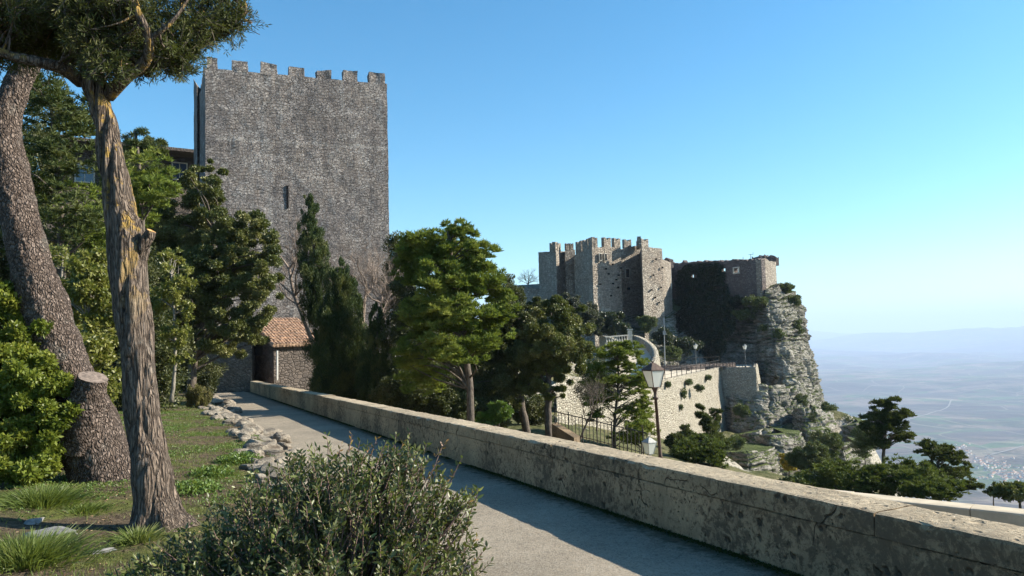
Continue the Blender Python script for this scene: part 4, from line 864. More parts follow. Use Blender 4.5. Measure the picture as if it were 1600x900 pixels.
def tree(name, label, cat, trunk_px, r0, blobs, n, leaf, mat, mode='leaf', seed=1, nsub=120, rs=.24, flat=.7, hollow=.5, r1=None, tmat=None, limb=50, lr=.06, group=None, base_drop=0., sag=.1, crown_name='crown', attr_lo=0.):
    rng = np.random.default_rng(seed); tp = np.array([(a if isinstance(a[0], np.floating) else P(*a)) for a in trunk_px])
    if base_drop: tp[0, 2] -= base_drop
    q = spline(tp, max(10, len(tp)*5)); q[1:-1] += rng.normal(size=(len(q)-2, 3))*r0*.10; rad = np.linspace(r0, r1 or r0*.35, len(q)); rad[0] *= 1.3
    e = thing(name, label, cat, tp[0], group)
    if mode == 'needle': n = n*.62; leaf = (leaf[0]*1.35, leaf[1]*2.1); rs = rs*.74; nsub = nsub*1.35
    else: n = n*(1.45 if n > 3000 else 1); leaf = (leaf[0]*1.12, leaf[1]*1.12) if n > 3000 else leaf; rs = rs*.9
    C, D, cen, tone = crown_pts(rng, blobs, int(n), int(nsub*1.35), rs, flat, mode, hollow)
    mb = MB().tube(q, rad, 9); limbs(mb, rng, q, rad, cen, lr, 5, sag, limb); mb.build('trunk', tmat or M_TRUNK, e, True)
    Ln = leaf[0]*rng.uniform(.7, 1.3, len(C)); at = np.clip(.5+tone+rng.normal(size=len(C))*.22, 0, 1)
    leaves_mesh(crown_name, C, D, Ln, leaf[1]*rng.uniform(.8, 1.2, len(C)), mat, e, rng, 0, None, at)
    return e
G_L = 'trees of the garden left of the path'
# pines behind the two near trunks
tree('pine_tree', 'tall dark pine behind the two leaning trunks at upper left', 'tree', [(105, 620, 27), (98, 440, 27), (92, 300, 27), (80, 170, 27)], .17, [bl(75, 165, 27, 62, 55), bl(100, 240, 27, 62, 60), bl(45, 290, 26.5, 50, 60), bl(115, 340, 26, 55, 45), bl(60, 130, 28, 45, 30), bl(130, 180, 28, 45, 40), bl(50, 390, 27, 50, 40)], 52000, (.15, .018), L_PINED, 'needle', 11, 160, .3, .6, lr=.05)
tree('pine_tree', 'bright-needled pine between the near trunk and the villa', 'tree', [(232, 600, 30), (228, 440, 30), (222, 330, 30), (215, 230, 30)], .14, [bl(225, 280, 30, 55, 42), bl(250, 300, 29, 42, 30), bl(200, 330, 30, 50, 40), bl(140, 330, 28, 55, 40), bl(165, 380, 28, 55, 35)], 36000, (.15, .018), L_PINE, 'needle', 12, 110, .3, .6, lr=.045)
tree('fir_tree', 'dark broad conifer with spiky top in front of the villa roof', 'tree', [(218, 600, 40), (215, 400, 40), (212, 205, 40)], .2, [bl(212, 222, 40, 30, 26), bl(208, 255, 40, 52, 34), bl(245, 235, 40, 22, 16), bl(200, 310, 40, 62, 45)], 26000, (.16, .03), L_PINED, 'leaf', 13, 90, .26, .6, lr=.05)
tree('evergreen_oak', 'big dark evergreen oak overhanging the far end of the path', 'tree', [(300, 640, 40), (302, 560, 40), (320, 470, 40), (335, 360, 40)], .24, [bl(315, 300, 40, 42, 44), bl(285, 370, 41, 48, 60), bl(350, 360, 40, 48, 50), bl(390, 375, 39, 46, 52), bl(330, 440, 39, 60, 60), bl(405, 440, 38, 38, 52), bl(380, 500, 38, 50, 40), bl(290, 460, 40, 50, 60), bl(330, 270, 42, 24, 26), bl(345, 520, 40, 60, 34), bl(385, 530, 41, 40, 22), bl(370, 420, 41, 60, 70), bl(300, 410, 41, 60, 80), bl(420, 400, 39.5, 22, 50)], 170000, (.115, .06), L_OAK, 'leaf', 14, 360, .22, .7, .42, lr=.08, limb=70)
tree('evergreen_oak', 'second evergreen oak behind the thin yellow-leaved tree', 'tree', [(262, 640, 46), (258, 520, 46), (255, 400, 46)], .2, [bl(250, 380, 46, 45, 50), bl(262, 460, 46, 52, 60), bl(225, 430, 46, 45, 60), bl(285, 540, 46, 40, 45), bl(200, 500, 46, 60, 60)], 60000, (.12, .06), L_OAKD, 'leaf', 15, 150, .24, .7, .42, lr=.07)
tree('sapling', 'slim sapling with yellowish leaves right of the near trunk', 'tree', [(268, 628, 22), (274, 560, 22), (272, 500, 22), (268, 430, 22)], .055, [bl(272, 440, 22, 30, 34), bl(250, 480, 22, 22, 30), bl(290, 480, 22, 22, 28), bl(276, 520, 22, 26, 26), bl(262, 400, 22.5, 24, 22), bl(285, 560, 22, 18, 16)], 5200, (.075, .042), L_YEL, 'leaf', 16, 60, .26, .8, .6, lr=.02, limb=34, tmat=M_PALET)
tree('bushy_tree', 'yellow-leaved bushy tree between the two near trunks', 'tree', [(150, 690, 17), (145, 600, 17), (140, 500, 17)], .07, [bl(140, 440, 17, 45, 45), bl(165, 490, 17, 30, 45), bl(115, 470, 17.5, 30, 50), bl(145, 540, 17, 48, 48), bl(160, 610, 17, 36, 40)], 15000, (.08, .045), L_YEL, 'leaf', 17, 110, .24, .8, .5, lr=.025, limb=50, tmat=M_PALET)
tree('bare_sapling', 'thin grey trunk between the leaning pine and the near trunk', 'tree', [(100, 690, 19), (92, 500, 19), (98, 400, 19)], .06, [bl(95, 400, 19, 30, 26)], 900, (.07, .04), L_YEL, 'leaf', 18, 20, .3, lr=.02, limb=14, tmat=M_PALET)
# hedge mass filling the back of the garden
for k, (px, py, Y, rx, ry, n) in enumerate([(60, 560, 20, 90, 110, 26000), (205, 560, 28, 80, 90, 26000), (20, 420, 30, 80, 110, 26000), (150, 440, 33, 95, 110, 30000), (40, 250, 34, 70, 90, 22000), (300, 590, 47, 48, 34, 12000)]):
    lab = ['dark hedge shrub behind the leaning pine trunk', 'dark hedge shrub behind the near trunk', 'dark evergreen shrub at the far left edge behind the laurel', 'tall dark evergreen shrub behind the yellow-leaved bushy tree', 'dark evergreen tree top at the left edge behind the tall pine', 'dark shrub under the oak at the garden end of the path'][k]
    kk = Y/1250; c = P(px, py, Y); b = np.array([c[0], c[1], lawn_z(c[0], c[1]) if Y < 60 else 0])
    tree('evergreen_shrub', lab, 'shrub', [tuple(b), tuple((b+c)/2+np.array([.1, 0, 0])), tuple(c)], .09, [(c, (rx*kk, rx*kk*.8, ry*kk))], n, (.10, .055), L_OAKD, 'leaf', 30+k, 120, .26, .8, .4, lr=.03, limb=30)
# laurel bush at the left edge
def lob(px, py, Y, rx, ry): return bl(px, py, Y, rx, ry)
tree('laurel_bush', 'large glossy yellow-green laurel bush at the left edge beside the leaning trunk', 'bush', [tuple(L(8, 762)), tuple(P(10, 640, 11.3)), tuple(P(10, 520, 11.3))], .05, [lob(15, 480, 11.5, 38, 60), lob(40, 560, 11.2, 48, 60), lob(0, 600, 11, 60, 70), lob(60, 640, 10.9, 52, 60), lob(20, 700, 10.7, 62, 50), lob(95, 690, 11.4, 42, 46), lob(-70, 560, 11, 60, 150), lob(130, 700, 12, 36, 36), lob(20, 735, 10.6, 70, 26), lob(50, 600, 10.9, 50, 70), lob(85, 640, 11.3, 34, 60)], 80000, (.06, .03), L_LAUR, 'leaf', 40, 260, .26, .85, .4, lr=.012, limb=40)
# cypresses and bare trees by the tower
G_C = 'cypresses in front of the square tower'
def cyp(label, px, y0, y1, Y, rx, n, seed, lean=0., mat=L_CYP):
    b = []; m_ = 9
    for i in range(m_):
        t = (i+.5)/m_; y = y0+(y1-y0)*t; w_ = rx*(math.sin(math.pi*min(1, t*.62+.04))**.75); b.append(bl(px+lean*(1-t), y, Y, w_, (y1-y0)/m_*.8, w_*Y/1250))
    return tree('cypress', label, 'tree', [(px, y1+10, Y), (px+lean*.4, (y0+y1)/2, Y), (px+lean, y0+10, Y)], .12, b, n, (.13, .035), mat, 'up', seed, 260, .3, .8, .35, lr=.03, limb=20, group=G_C)
cyp('tall slim cypress standing against the tower face', 497, 306, 500, 50, 27, 34000, 50, -14)
cyp('broad dark cypress right of the tiled cottage roof', 530, 412, 640, 46, 48, 80000, 51, -2)
cyp('dark low cypress between the broad cypress and the big pine', 590, 480, 650, 44, 34, 26000, 52, 0)
def bare_tree(label, base, pts, r0, seed, spread, depth=6, n1=9, mat=M_BARE, cone=.55, up_=.25):
    rng = np.random.default_rng(seed); e = thing('bare_tree', label, 'tree', base, None); q = spline(np.array(pts), 10); mb = MB().tube(q, np.linspace(r0, r0*.55, 10), 8); tw_ = MB(); stack = []
    for _ in range(n1):
        i = rng.integers(4, 10); stack.append((q[i], rdir(rng, 1)[0]*.6+np.array([0, 0, .7]), spread, r0*.45, 0))
    while stack:
        p, d, ln, r, lv = stack.pop(); d = d/np.linalg.norm(d); mid = p+d*ln*.5+rng.normal(size=3)*ln*.08; d2 = d+rng.normal(size=3)*.22+np.array([0, 0, up_*.4]); d2 /= np.linalg.norm(d2); end = mid+d2*ln*.5
        (mb if lv < 2 else tw_).tube([p, mid, end], [r, r*.8, r*.6], 5 if lv < 2 else 3, False)
        if lv < depth-1:
            for _ in range(3 if lv < 3 else 2): stack.append((p+(end-p)*rng.uniform(.45, 1), d2+rdir(rng, 1)[0]*cone*1.3+np.array([0, 0, up_*.3]), ln*rng.uniform(.62, .8), r*.55, lv+1))
    mb.build('trunk', mat, e, True); tw_.build('twigs', mat, e)
    return e
bare_tree('bare brown-twigged tree left of the slim cypress', P(492, 545, 52), [P(492, 545, 52), P(475, 500, 52), P(458, 455, 52), P(452, 420, 52)], .16, 61, 1.7, 7, 9)
bare_tree('bare twiggy tree right of the slim cypress against the tower', P(570, 560, 54), [P(570, 560, 54), P(568, 500, 54), P(572, 450, 54)], .13, 62, 1.7, 7, 12)
bare_tree('second bare twiggy tree beside the big pine', P(602, 580, 50), [P(602, 580, 50), P(598, 520, 50), P(596, 460, 50)], .12, 63, 1.6, 7, 11)
bare_tree('small bare shrub with pale drooping twigs in front of the cottage wall', P(545, 600, 48), [P(545, 600, 48), P(535, 580, 48), P(520, 565, 48)], .04, 64, .8, 5, 6, up_=-.4)
bare_tree('tiny bare tree on the low wall left of the castle', P(825, 452, 172), [P(825, 452, 172), P(825, 444, 172), P(826, 438, 172)], .15, 65, 1.3, 5, 9)
# big pine beyond the parapet and its neighbours
tree('pine_tree', 'big sunlit green pine standing just beyond the parapet in the middle', 'tree', [(735, 665, 34), (733, 600, 34), (722, 520, 34.5), (708, 430, 35), (700, 360, 35)], .19, [bl(668, 385, 35, 42, 30), bl(715, 365, 35, 34, 22), bl(750, 400, 34.5, 36, 30), bl(640, 430, 36, 28, 42), bl(690, 440, 34, 50, 34), bl(760, 440, 34, 30, 26), bl(720, 490, 33, 50, 30), bl(660, 500, 34, 44, 36), bl(780, 490, 34, 34, 26), bl(700, 545, 32.5, 48, 30), bl(740, 540, 33, 36, 26), bl(640, 560, 34, 30, 36), bl(645, 390, 36, 28, 34), bl(730, 440, 35.5, 50, 50), bl(690, 480, 35, 60, 40), bl(690, 400, 35.5, 50, 40), bl(660, 590, 35, 40, 26), bl(765, 520, 35, 40, 30), bl(780, 455, 35, 20, 34)], 200000, (.16, .022), L_PINE, 'needle', 70, 460, .30, .55, .6, lr=.055, limb=70, base_drop=2)
tree('fir_tree', 'dark tree behind the big pine with its tip rising above it', 'tree', [(690, 650, 44), (700, 500, 44), (712, 345, 44)], .2, [bl(712, 358, 44, 20, 16), bl(690, 420, 44, 60, 42), bl(640, 470, 44, 32, 70), bl(690, 530, 44, 80, 60), bl(720, 600, 44, 90, 46), bl(640, 590, 44, 50, 50)], 80000, (.13, .05), L_OAKD, 'leaf', 71, 220, .24, .7, .4, lr=.06)
tree('evergreen_oak', 'olive-green evergreen oak right of the big pine', 'tree', [(826, 668, 45), (815, 630, 45), (800, 560, 46), (800, 500, 46)], .26, [bl(800, 500, 46, 32, 34), bl(795, 560, 45, 42, 40), bl(770, 590, 46, 32, 36), bl(835, 480, 48, 30, 20), bl(825, 590, 45, 34, 26), bl(760, 540, 47, 32, 40), bl(820, 530, 46, 40, 40), bl(785, 615, 45, 40, 24)], 90000, (.12, .06), L_OAKD, 'leaf', 72, 170, .24, .7, .42, lr=.07, base_drop=1.5)
tree('evergreen_oak', 'dark oak with a straight black trunk left of the thin pine', 'tree', [(856, 676, 42), (857, 620, 42), (858, 560, 42), (865, 500, 42)], .24, [bl(868, 490, 43, 40, 24), bl(850, 540, 42, 48, 36), bl(895, 510, 43, 36, 30), bl(905, 545, 43, 26, 22), bl(840, 590, 42, 34, 26), bl(880, 575, 42, 32, 24), bl(868, 610, 42, 24, 16), bl(870, 530, 42, 50, 46), bl(830, 560, 43, 40, 36)], 100000, (.11, .055), L_OAK, 'leaf', 73, 180, .24, .7, .42, lr=.07, base_drop=1.5)
tree('grey_leaved_tree', 'greyish tree in front of the castle foot left of the ivy', 'tree', [(905, 560, 70), (905, 520, 70), (905, 485, 70)], .2, [bl(905, 490, 70, 32, 24), bl(880, 478, 72, 26, 16), bl(925, 505, 68, 18, 18)], 30000, (.15, .09), m_leaf('grey_green_leaves', (.05, .055, .045), (.12, .12, .09), None, .1, .6, .2), 'leaf', 74, 120, .22, .7, .42, lr=.05)
tree('pine_tree', 'slender open-crowned pine just left of the near street lamp', 'tree', [(958, 700, 48), (961, 650, 48), (966, 600, 48), (965, 555, 48)], .13, [bl(962, 552, 48, 42, 14), bl(985, 570, 48, 34, 12), bl(940, 575, 48, 30, 12), bl(965, 595, 48, 50, 14), bl(995, 610, 48, 26, 16), bl(950, 620, 48, 34, 10), bl(930, 600, 48, 28, 12), bl(1005, 590, 48, 22, 12), bl(975, 680, 48, 30, 10), bl(1005, 625, 48, 18, 14), bl(975, 540, 48, 30, 12), bl(935, 625, 48, 26, 9), bl(992, 645, 48, 34, 20), bl(1000, 665, 48, 26, 14), bl(930, 650, 48, 22, 9)], 80000, (.15, .02), L_PINE, 'needle', 75, 260, .26, .35, .6, lr=.035, limb=90, base_drop=2)
bare_tree('sparse leaning bare shrub by the iron fence below the thin pine', P(905, 690, 40), [P(905, 690, 40), P(915, 665, 40), P(928, 640, 40)], .06, 76, 1.0, 6, 7, M_TRUNK)
tree('pine_tree', 'small young pine at the foot of the street lamp', 'tree', [(1002, 706, 45), (1003, 690, 45), (1004, 665, 45)], .06, [bl(1004, 672, 45, 24, 14), bl(990, 690, 45, 18, 10)], 7000, (.14, .02), L_PINE, 'needle', 77, 30, .3, .5, lr=.03, base_drop=1)
tree('bush', 'bright green bush against the parapet under the olive-green oak', 'bush', [(780, 680, 36), (780, 660, 36), (782, 645, 36)], .05, [bl(782, 645, 36, 20, 16), bl(765, 655, 36, 18, 14)], 7000, (.09, .05), m_leaf('fresh_leaves', (.05, .11, .015), (.12, .2, .03), None, .25, .45, .4), 'leaf', 78, 40, .3, base_drop=1)
for k, (px, py, Y, rx, ry, n, lab) in enumerate([(740, 650, 42, 60, 30, 18000, 'dark low shrubbery just behind the big pine trunk'), (830, 640, 52, 34, 22, 9000, 'dark low shrub behind the trunks of the two oaks'), (625, 440, 52, 26, 70, 18000, 'dark tree mass between the tower and the big pine'), (790, 470, 52, 30, 40, 12000, 'dark tree mass between the big pine and the olive-green oak'), (930, 600, 62, 30, 40, 9000, 'shadowy shrub against the pale wall behind the slender pine'), (650, 610, 40, 60, 44, 26000, 'dark shrubbery below the big pine on its left'), (700, 640, 40, 46, 28, 15000, 'dark shrubbery at the foot of the big pine trunk'), (560, 600, 47, 70, 44, 26000, 'dark undergrowth beneath the broad cypress'), (770, 620, 50, 40, 34, 14000, 'dark undergrowth behind the olive-green oak'), (500, 585, 60, 30, 30, 8000, 'dark shrub against the cottage side wall')]):
    kk = Y/1250; c = P(px, py, Y); b = np.array([c[0], c[1], hz_at(c[0], c[1])]); tree('evergreen_shrub', lab, 'shrub', [tuple(b), tuple((b+c)/2+.1), tuple(c)], .08, [(c, (rx*kk, rx*kk*.7, ry*kk))], n, (.11, .06), L_OAKD, 'leaf', 80+k, 90, .26, .8, .4, lr=.03, limb=20)
# ivy on the castle rock and enclosure wall
def ivy(name, label, polys, n, depth_fn, mat, seed, ls=.35, thick=.5):
    rng = np.random.default_rng(seed); pts = []
    for (cx, cy_, rx, ry) in polys:
        m_ = int(n*rx*ry/sum(p[2]*p[3] for p in polys)); a = rng.random(m_)*2*math.pi; r = rng.random(m_)**.5; 
        for x_, y_ in zip(cx+rx*r*np.cos(a), cy_+ry*r*np.sin(a)):
            if math.hypot((x_-1084.5), (y_-431.5)*1.3) < 5.5 or math.hypot(x_-1134, (y_-421.7)*1.3) < 5.5: continue
            v = vnoise(np.array([x_/7., y_/7., seed*1.]), 3)
            if v > -.35 - .5*(rng.random() < .3) and vnoise(np.array([x_/3., y_/3., 7.]), 5) > -.75+.9*max(0, ((x_-cx)/rx)**2+((y_-cy_)/ry)**2-.45): pts.append(P(x_, y_, depth_fn(x_, y_)-rng.random()*thick))
    C = np.array(pts); D = rdir(rng, len(C))+np.array([-.3, -.6, -.3]); o = leaves_mesh(name, C, D, ls, ls*.7, mat, None, rng); return tag(recentre(o), label, 'ivy')
dwall = lambda x, y: 1/((1-(x-1053)/142.)/177.+((x-1053)/142.)/156.) - .4 if y < 458 else (1/((1-(x-1056)/140.)/176.+((x-1056)/140.)/156.) - (y-458)*.075 - 1.8)
ivy('ivy', 'huge ivy cover, spread and darkened to hold shade, over the enclosure wall and rock below it', [(1090, 436, 34, 24), (1112, 428, 24, 18), (1080, 475, 26, 40), (1116, 465, 26, 30), (1095, 515, 30, 40), (1126, 500, 24, 30), (1075, 450, 18, 36), (1110, 540, 24, 26), (1065, 500, 10, 30)], 40000, dwall, L_IVY, 90, .45, 1.)  # real ivy, spread and darkened so it also paints the wall's shade
# shrubs below the castle
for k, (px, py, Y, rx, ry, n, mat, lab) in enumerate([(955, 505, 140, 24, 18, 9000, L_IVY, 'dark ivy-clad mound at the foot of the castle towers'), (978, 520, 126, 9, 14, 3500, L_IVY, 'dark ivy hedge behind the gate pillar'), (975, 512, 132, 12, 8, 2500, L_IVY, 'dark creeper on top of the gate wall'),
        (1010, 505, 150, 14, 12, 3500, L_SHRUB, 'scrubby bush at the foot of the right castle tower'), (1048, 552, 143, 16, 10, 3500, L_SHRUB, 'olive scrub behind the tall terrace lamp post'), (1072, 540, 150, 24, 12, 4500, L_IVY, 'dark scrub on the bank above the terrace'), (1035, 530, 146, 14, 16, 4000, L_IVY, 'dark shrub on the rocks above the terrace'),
        (1205, 470, 161, 22, 10, 4500, L_SHRUB, 'green scrub on the top shoulder of the cliff'), (1190, 483, 159, 26, 8, 4500, L_SHRUB, 'green scrub patch on the cliff ledge below the enclosure wall'), (1228, 450, 163, 14, 8, 3000, L_SHRUB, 'dark scrub on the cliff crest beside the end wall'), (1180, 470, 155, 20, 6, 3000, L_SHRUB, 'grassy scrub strip just below the enclosure wall'), (1160, 492, 157, 18, 6, 2400, L_SHRUB, 'thin scrub on the shaded cliff face'), (1215, 522, 151, 12, 8, 2000, L_SHRUB, 'scrub on the arete beneath the shoulder'), (1246, 512, 158, 8, 12, 1800, L_SHRUB, 'scrub streak on the outer cliff face'), (1196, 512, 152, 12, 5, 1200, L_SHRUB, 'small scrub ledge on the cliff face'), (1150, 470, 160, 16, 8, 2500, L_IVY, 'dark creeper right of the big ivy'), (1225, 500, 160, 14, 10, 3000, L_SHRUB, 'green scrub halfway down the cliff arete'), (1238, 470, 163, 12, 10, 2500, L_SHRUB, 'scrub near the outer cliff edge'), (1244, 590, 157, 12, 8, 2500, L_SHRUB, 'olive scrub in a cleft low on the cliff'), (1262, 575, 166, 9, 7, 1600, L_SHRUB, 'olive tuft on the outer cliff flank'), (1262, 610, 160, 12, 7, 1600, L_SHRUB, 'grassy tuft on the cliff foot'),
        (1290, 640, 140, 14, 8, 2200, L_SHRUB, 'scrub on top of the green spur'), (1160, 642, 131, 12, 8, 2200, L_SHRUB, 'small bush growing from the shaded crag'), (1146, 692, 106, 22, 6, 3500, L_SHRUB, 'low scrub on top of the banded ledge'), (1250, 625, 142, 10, 10, 1800, L_SHRUB, 'dark bush in the crag shadow'),
        (1092, 605, 118, 7, 6, 900, L_SHRUB, 'larger plant tuft hanging on the bastion wall'), (1044, 601, 107, 5, 4, 500, L_SHRUB, 'left plant tuft near the top of the bastion wall'), (1068, 614, 113, 4, 7, 500, L_SHRUB, 'dark plant tuft in the middle of the bastion wall'), (1106, 590, 127, 5, 4, 400, L_SHRUB, 'small plant tuft below the bastion rim'), (1076, 597, 116, 7, 5, 600, L_SHRUB, 'plant tuft on the bastion rim in the middle'), (1064, 636, 111, 3, 4, 250, L_SHRUB, 'tiny plant low on the bastion wall')]):
    kk = Y/1250; c = P(px, py, Y); b = c-np.array([0, 0, ry*kk*.9]); tree('scrub_bush', lab, 'bush', [tuple(b), tuple((b+c)/2), tuple(c)], .05, [(c, (rx*kk, min(rx*kk, 1.5 if Y < 130 and rx < 8 else 9), ry*kk))], int(n*1.5), (.26 if Y > 120 else .2, .14 if Y > 120 else .11), mat, 'leaf', 100+k, 30, .34, .8, .45, lr=.04, limb=5)
# trees on the slope right of the lamp
tree('pine_tree', 'bright green low pine right of the street lamp', 'tree', [(1092, 742, 52), (1092, 720, 52), (1092, 690, 52)], .1, [bl(1090, 702, 52, 40, 18), bl(1070, 715, 52, 30, 14), bl(1115, 715, 52, 30, 14), bl(1095, 690, 53, 26, 12)], 42000, (.15, .022), L_PINEM, 'needle', 140, 120, .3, .6, lr=.04, base_drop=2)
tree('fir_tree', 'dark spiky young conifer in front of the bastion wall', 'tree', [(1116, 715, 66), (1110, 670, 66), (1092, 630, 66)], .12, [bl(1093, 636, 66, 7, 7), bl(1100, 650, 66, 15, 8), bl(1106, 664, 66, 20, 8), bl(1112, 680, 66, 24, 10), bl(1122, 698, 66, 28, 12), bl(1120, 650, 67, 10, 18)], 18000, (.2, .05), L_PINED, 'leaf', 141, 80, .3, .4, .6, lr=.05)
tree('fir_tree', 'smaller dark conifer left of the spiky young one', 'tree', [(1073, 715, 64), (1072, 690, 64), (1070, 665, 64)], .08, [bl(1071, 668, 64, 7, 6), bl(1070, 680, 64, 15, 7), bl(1064, 692, 64, 20, 9)], 8000, (.2, .05), L_PINED, 'leaf', 142, 40, .3, .4, .6)
cyp_o = cyp('little dark column cypress at the foot of the cliff', 1271, 636, 672, 125, 6, 3500, 143, 0, L_CYP)
tree('gorse_bush', 'round gorse bush with yellow flowers between the rocks', 'bush', [(1233, 742, 92), (1233, 730, 92), (1233, 722, 92)], .1, [bl(1233, 720, 92, 12, 16)], 5000, (.18, .1), L_GOLD, 'leaf', 144, 40, .3, base_drop=.5)
tree('pine_tree', 'tallest of the right-hand pines, rising above the plain', 'tree', [(1378, 770, 62), (1380, 720, 62), (1384, 670, 62), (1386, 630, 62)], .2, [bl(1386, 632, 62, 24, 12), bl(1372, 650, 62, 26, 10), bl(1405, 648, 62, 22, 9), bl(1378, 668, 62, 34, 11), bl(1412, 682, 62, 22, 9), bl(1372, 690, 62, 28, 12), bl(1395, 662, 62, 22, 10)], 60000, (.17, .03), L_PINED, 'needle', 145, 150, .32, .5, .6, lr=.06, limb=80, base_drop=3)
tree('pine_tree', 'spreading pine leaning right below the tallest one', 'tree', [(1465, 800, 56), (1462, 750, 56), (1468, 715, 56), (1475, 700, 56)], .18, [bl(1452, 702, 56, 24, 13), bl(1480, 712, 56, 28, 15), bl(1505, 735, 56, 20, 14), bl(1515, 758, 56, 16, 12), bl(1470, 740, 56, 36, 16), bl(1440, 735, 56, 24, 14)], 52000, (.16, .03), L_PINED, 'needle', 146, 140, .32, .5, .6, lr=.06, limb=70, base_drop=2)
for k, (px, py, Y, rx, ry, n, mat, md, lab) in enumerate([(1410, 745, 50, 60, 26, 40000, L_PINEM, 'needle', 'wide green pine crown in front of the tallest pine'), (1350, 750, 50, 40, 24, 26000, L_PINEM, 'needle', 'round green pine crown left of the tallest pine'), (1305, 745, 56, 42, 26, 24000, L_PINEM, 'needle', 'light green pine crown beside the lower parapet'), (1265, 715, 72, 30, 26, 16000, L_SHRUB, 'leaf', 'olive bush below the little column cypress'), (1290, 690, 86, 26, 20, 9000, L_SHRUB, 'leaf', 'dark bush on the slope below the green spur'), (1245, 756, 60, 30, 10, 9000, L_SHRUB, 'leaf', 'pale scrub above the parapet beneath the gorse'),
        (1458, 765, 46, 50, 16, 24000, L_PINEM, 'needle', 'green pine crown touching the lower parapet'), (1592, 768, 44, 34, 12, 9000, L_OAK, 'leaf', 'dark bush at the right edge of the picture'), (1350, 690, 96, 22, 24, 8000, L_SHRUB, 'leaf', 'scrub between the rock knob and the tallest pine'), (1055, 690, 58, 14, 12, 5000, L_OAKD, 'leaf', 'dark bush just right of the street lamp post')]):
    kk = Y/1250; c = P(px, py, Y); b = np.array([c[0], c[1], min(hz_at(c[0], c[1]), c[2]-ry*kk)])
    tree('pine_tree' if md == 'needle' else 'scrub_bush', lab, 'tree' if md == 'needle' else 'bush', [tuple(b), tuple((b+c)/2+.05), tuple(c)], .1, [(c+np.array([0, 0, 0]), (rx*kk, rx*kk*.8, ry*kk)), (c+np.array([rx*kk*.35, .3, ry*kk*.35]), (rx*kk*.5, rx*kk*.5, ry*kk*.5))], n, (.16, .025) if md == 'needle' else (.16, .09), mat, md, 150+k, 90, .28, .6, .45, lr=.04, limb=20)
tree('fir_tree', 'tiny spiky conifer standing alone left of the bush at the right edge', 'tree', [(1552, 782, 60), (1552, 765, 60), (1552, 754, 60)], .06, [bl(1552, 758, 60, 3, 4), bl(1552, 764, 60, 7, 4), bl(1551, 770, 60, 11, 5)], 2500, (.16, .05), L_PINED, 'leaf', 170, 24, .35, .5, base_drop=1)
for k in range(46):                                                 # low scrub dotted over the slope
    rr = random.Random(200+k); px = rr.uniform(1235, 1350); py = rr.uniform(650, 745); Y = 150-(py-640)*.85; c = P(px, py, Y); z = hz_at(c[0], c[1]); c[2] = z+.3; r_ = rr.uniform(.5, 1.3)
    tree('scrub_bush', 'low scrub bush dotted on the rocky slope below the castle', 'bush', [(c[0], c[1], z-.2), (c[0], c[1], z+.1), (c[0], c[1], z+.4)], .05, [(c, (r_, r_, r_*.6))], 420, (.26, .15), L_SHRUB, 'leaf', 200+k, 14, .4, .8, .5, limb=3, group='low scrub on the slope')

# ------------------------------------------------------------------ the two near trees
def m_bark(name, kind):
    t = NT(name); p = t.pos()
    if kind == 'plates':
        v = t.warp(t.scale(p, (1, 1, .55)), 6, .09); v = t.warp(v, 25, .03); e = t.vor(v, 27, 'DISTANCE_TO_EDGE'); rc = t.n('SeparateColor', {0: t.vor(v, 27, 'F1', 'Color')}).outputs[0]; n = t.noise(p, 22, 5, .7); n1 = t.noise(p, 2.2, 4, .6)
        c = t.mix(rc, (.13, .095, .075), (.31, .24, .20)); c = t.mix(t.ramp(n, .35, .65, .6, 0.), c, (.08, .06, .05)); c = t.mix(t.ramp(t.math('ADD', e, t.math('MULTIPLY', t.math('SUBTRACT', n, .5), .25)), .0, .12, .85, 0.), c, (.045, .034, .028)); c = t.mix(t.ramp(n1, .55, .7, 0, .35), c, (.30, .28, .24))
        h = t.math('ADD', t.math('MULTIPLY', t.ramp(e, 0, .3), 1.2), t.math('MULTIPLY', n, .6))
        return t.done(t.bsdf(c, .95, t.bump(h, .045), .1))
    v = t.warp(t.warp(t.scale(p, (1, 1, .11)), 4, .16), 22, .035); e = t.vor(v, 30, 'DISTANCE_TO_EDGE'); n = t.noise(t.scale(t.warp(p, 4, .08), (1, 1, .15)), 34, 6, .75); n1 = t.noise(p, 3.2, 5, .65); n2 = t.noise(p, 16, 5, .75)
    c = t.mix(t.ramp(n, .3, .68), (.06, .043, .034), (.34, .265, .21)); c = t.mix(t.ramp(t.math('ADD', e, t.math('MULTIPLY', t.math('SUBTRACT', n2, .5), .3)), .0, .12, .75, 0.), c, (.04, .03, .024)); c = t.mix(t.ramp(n1, .55, .72, 0, .5), c, (.33, .29, .25))
    ps = t.n('SeparateXYZ', {0: p}).outputs; hgt = t.ramp(ps[2], 2.2, 3.6, 0., 1.)
    li = t.math('MULTIPLY', t.ramp(t.math('ADD', n1, t.math('MULTIPLY', n2, .5)), .75, .85), hgt)
    nx = t.n('SeparateXYZ', {0: t.n('NewGeometry').outputs['Normal']}).outputs[0]; li = t.math('MULTIPLY', li, t.ramp(nx, -.1, .5))
    c = t.mix(li, c, t.mix(n2, (.34, .19, .05), (.46, .32, .10)))
    h = t.math('ADD', t.math('MULTIPLY', t.ramp(e, 0, .3), 1.), t.math('MULTIPLY', n, 1.2))
    return t.done(t.bsdf(c, .95, t.bump(h, .05), .1))
M_BARK_A = m_bark('plated_pine_bark', 'plates'); M_BARK_B = m_bark('stringy_bark', 'strings')
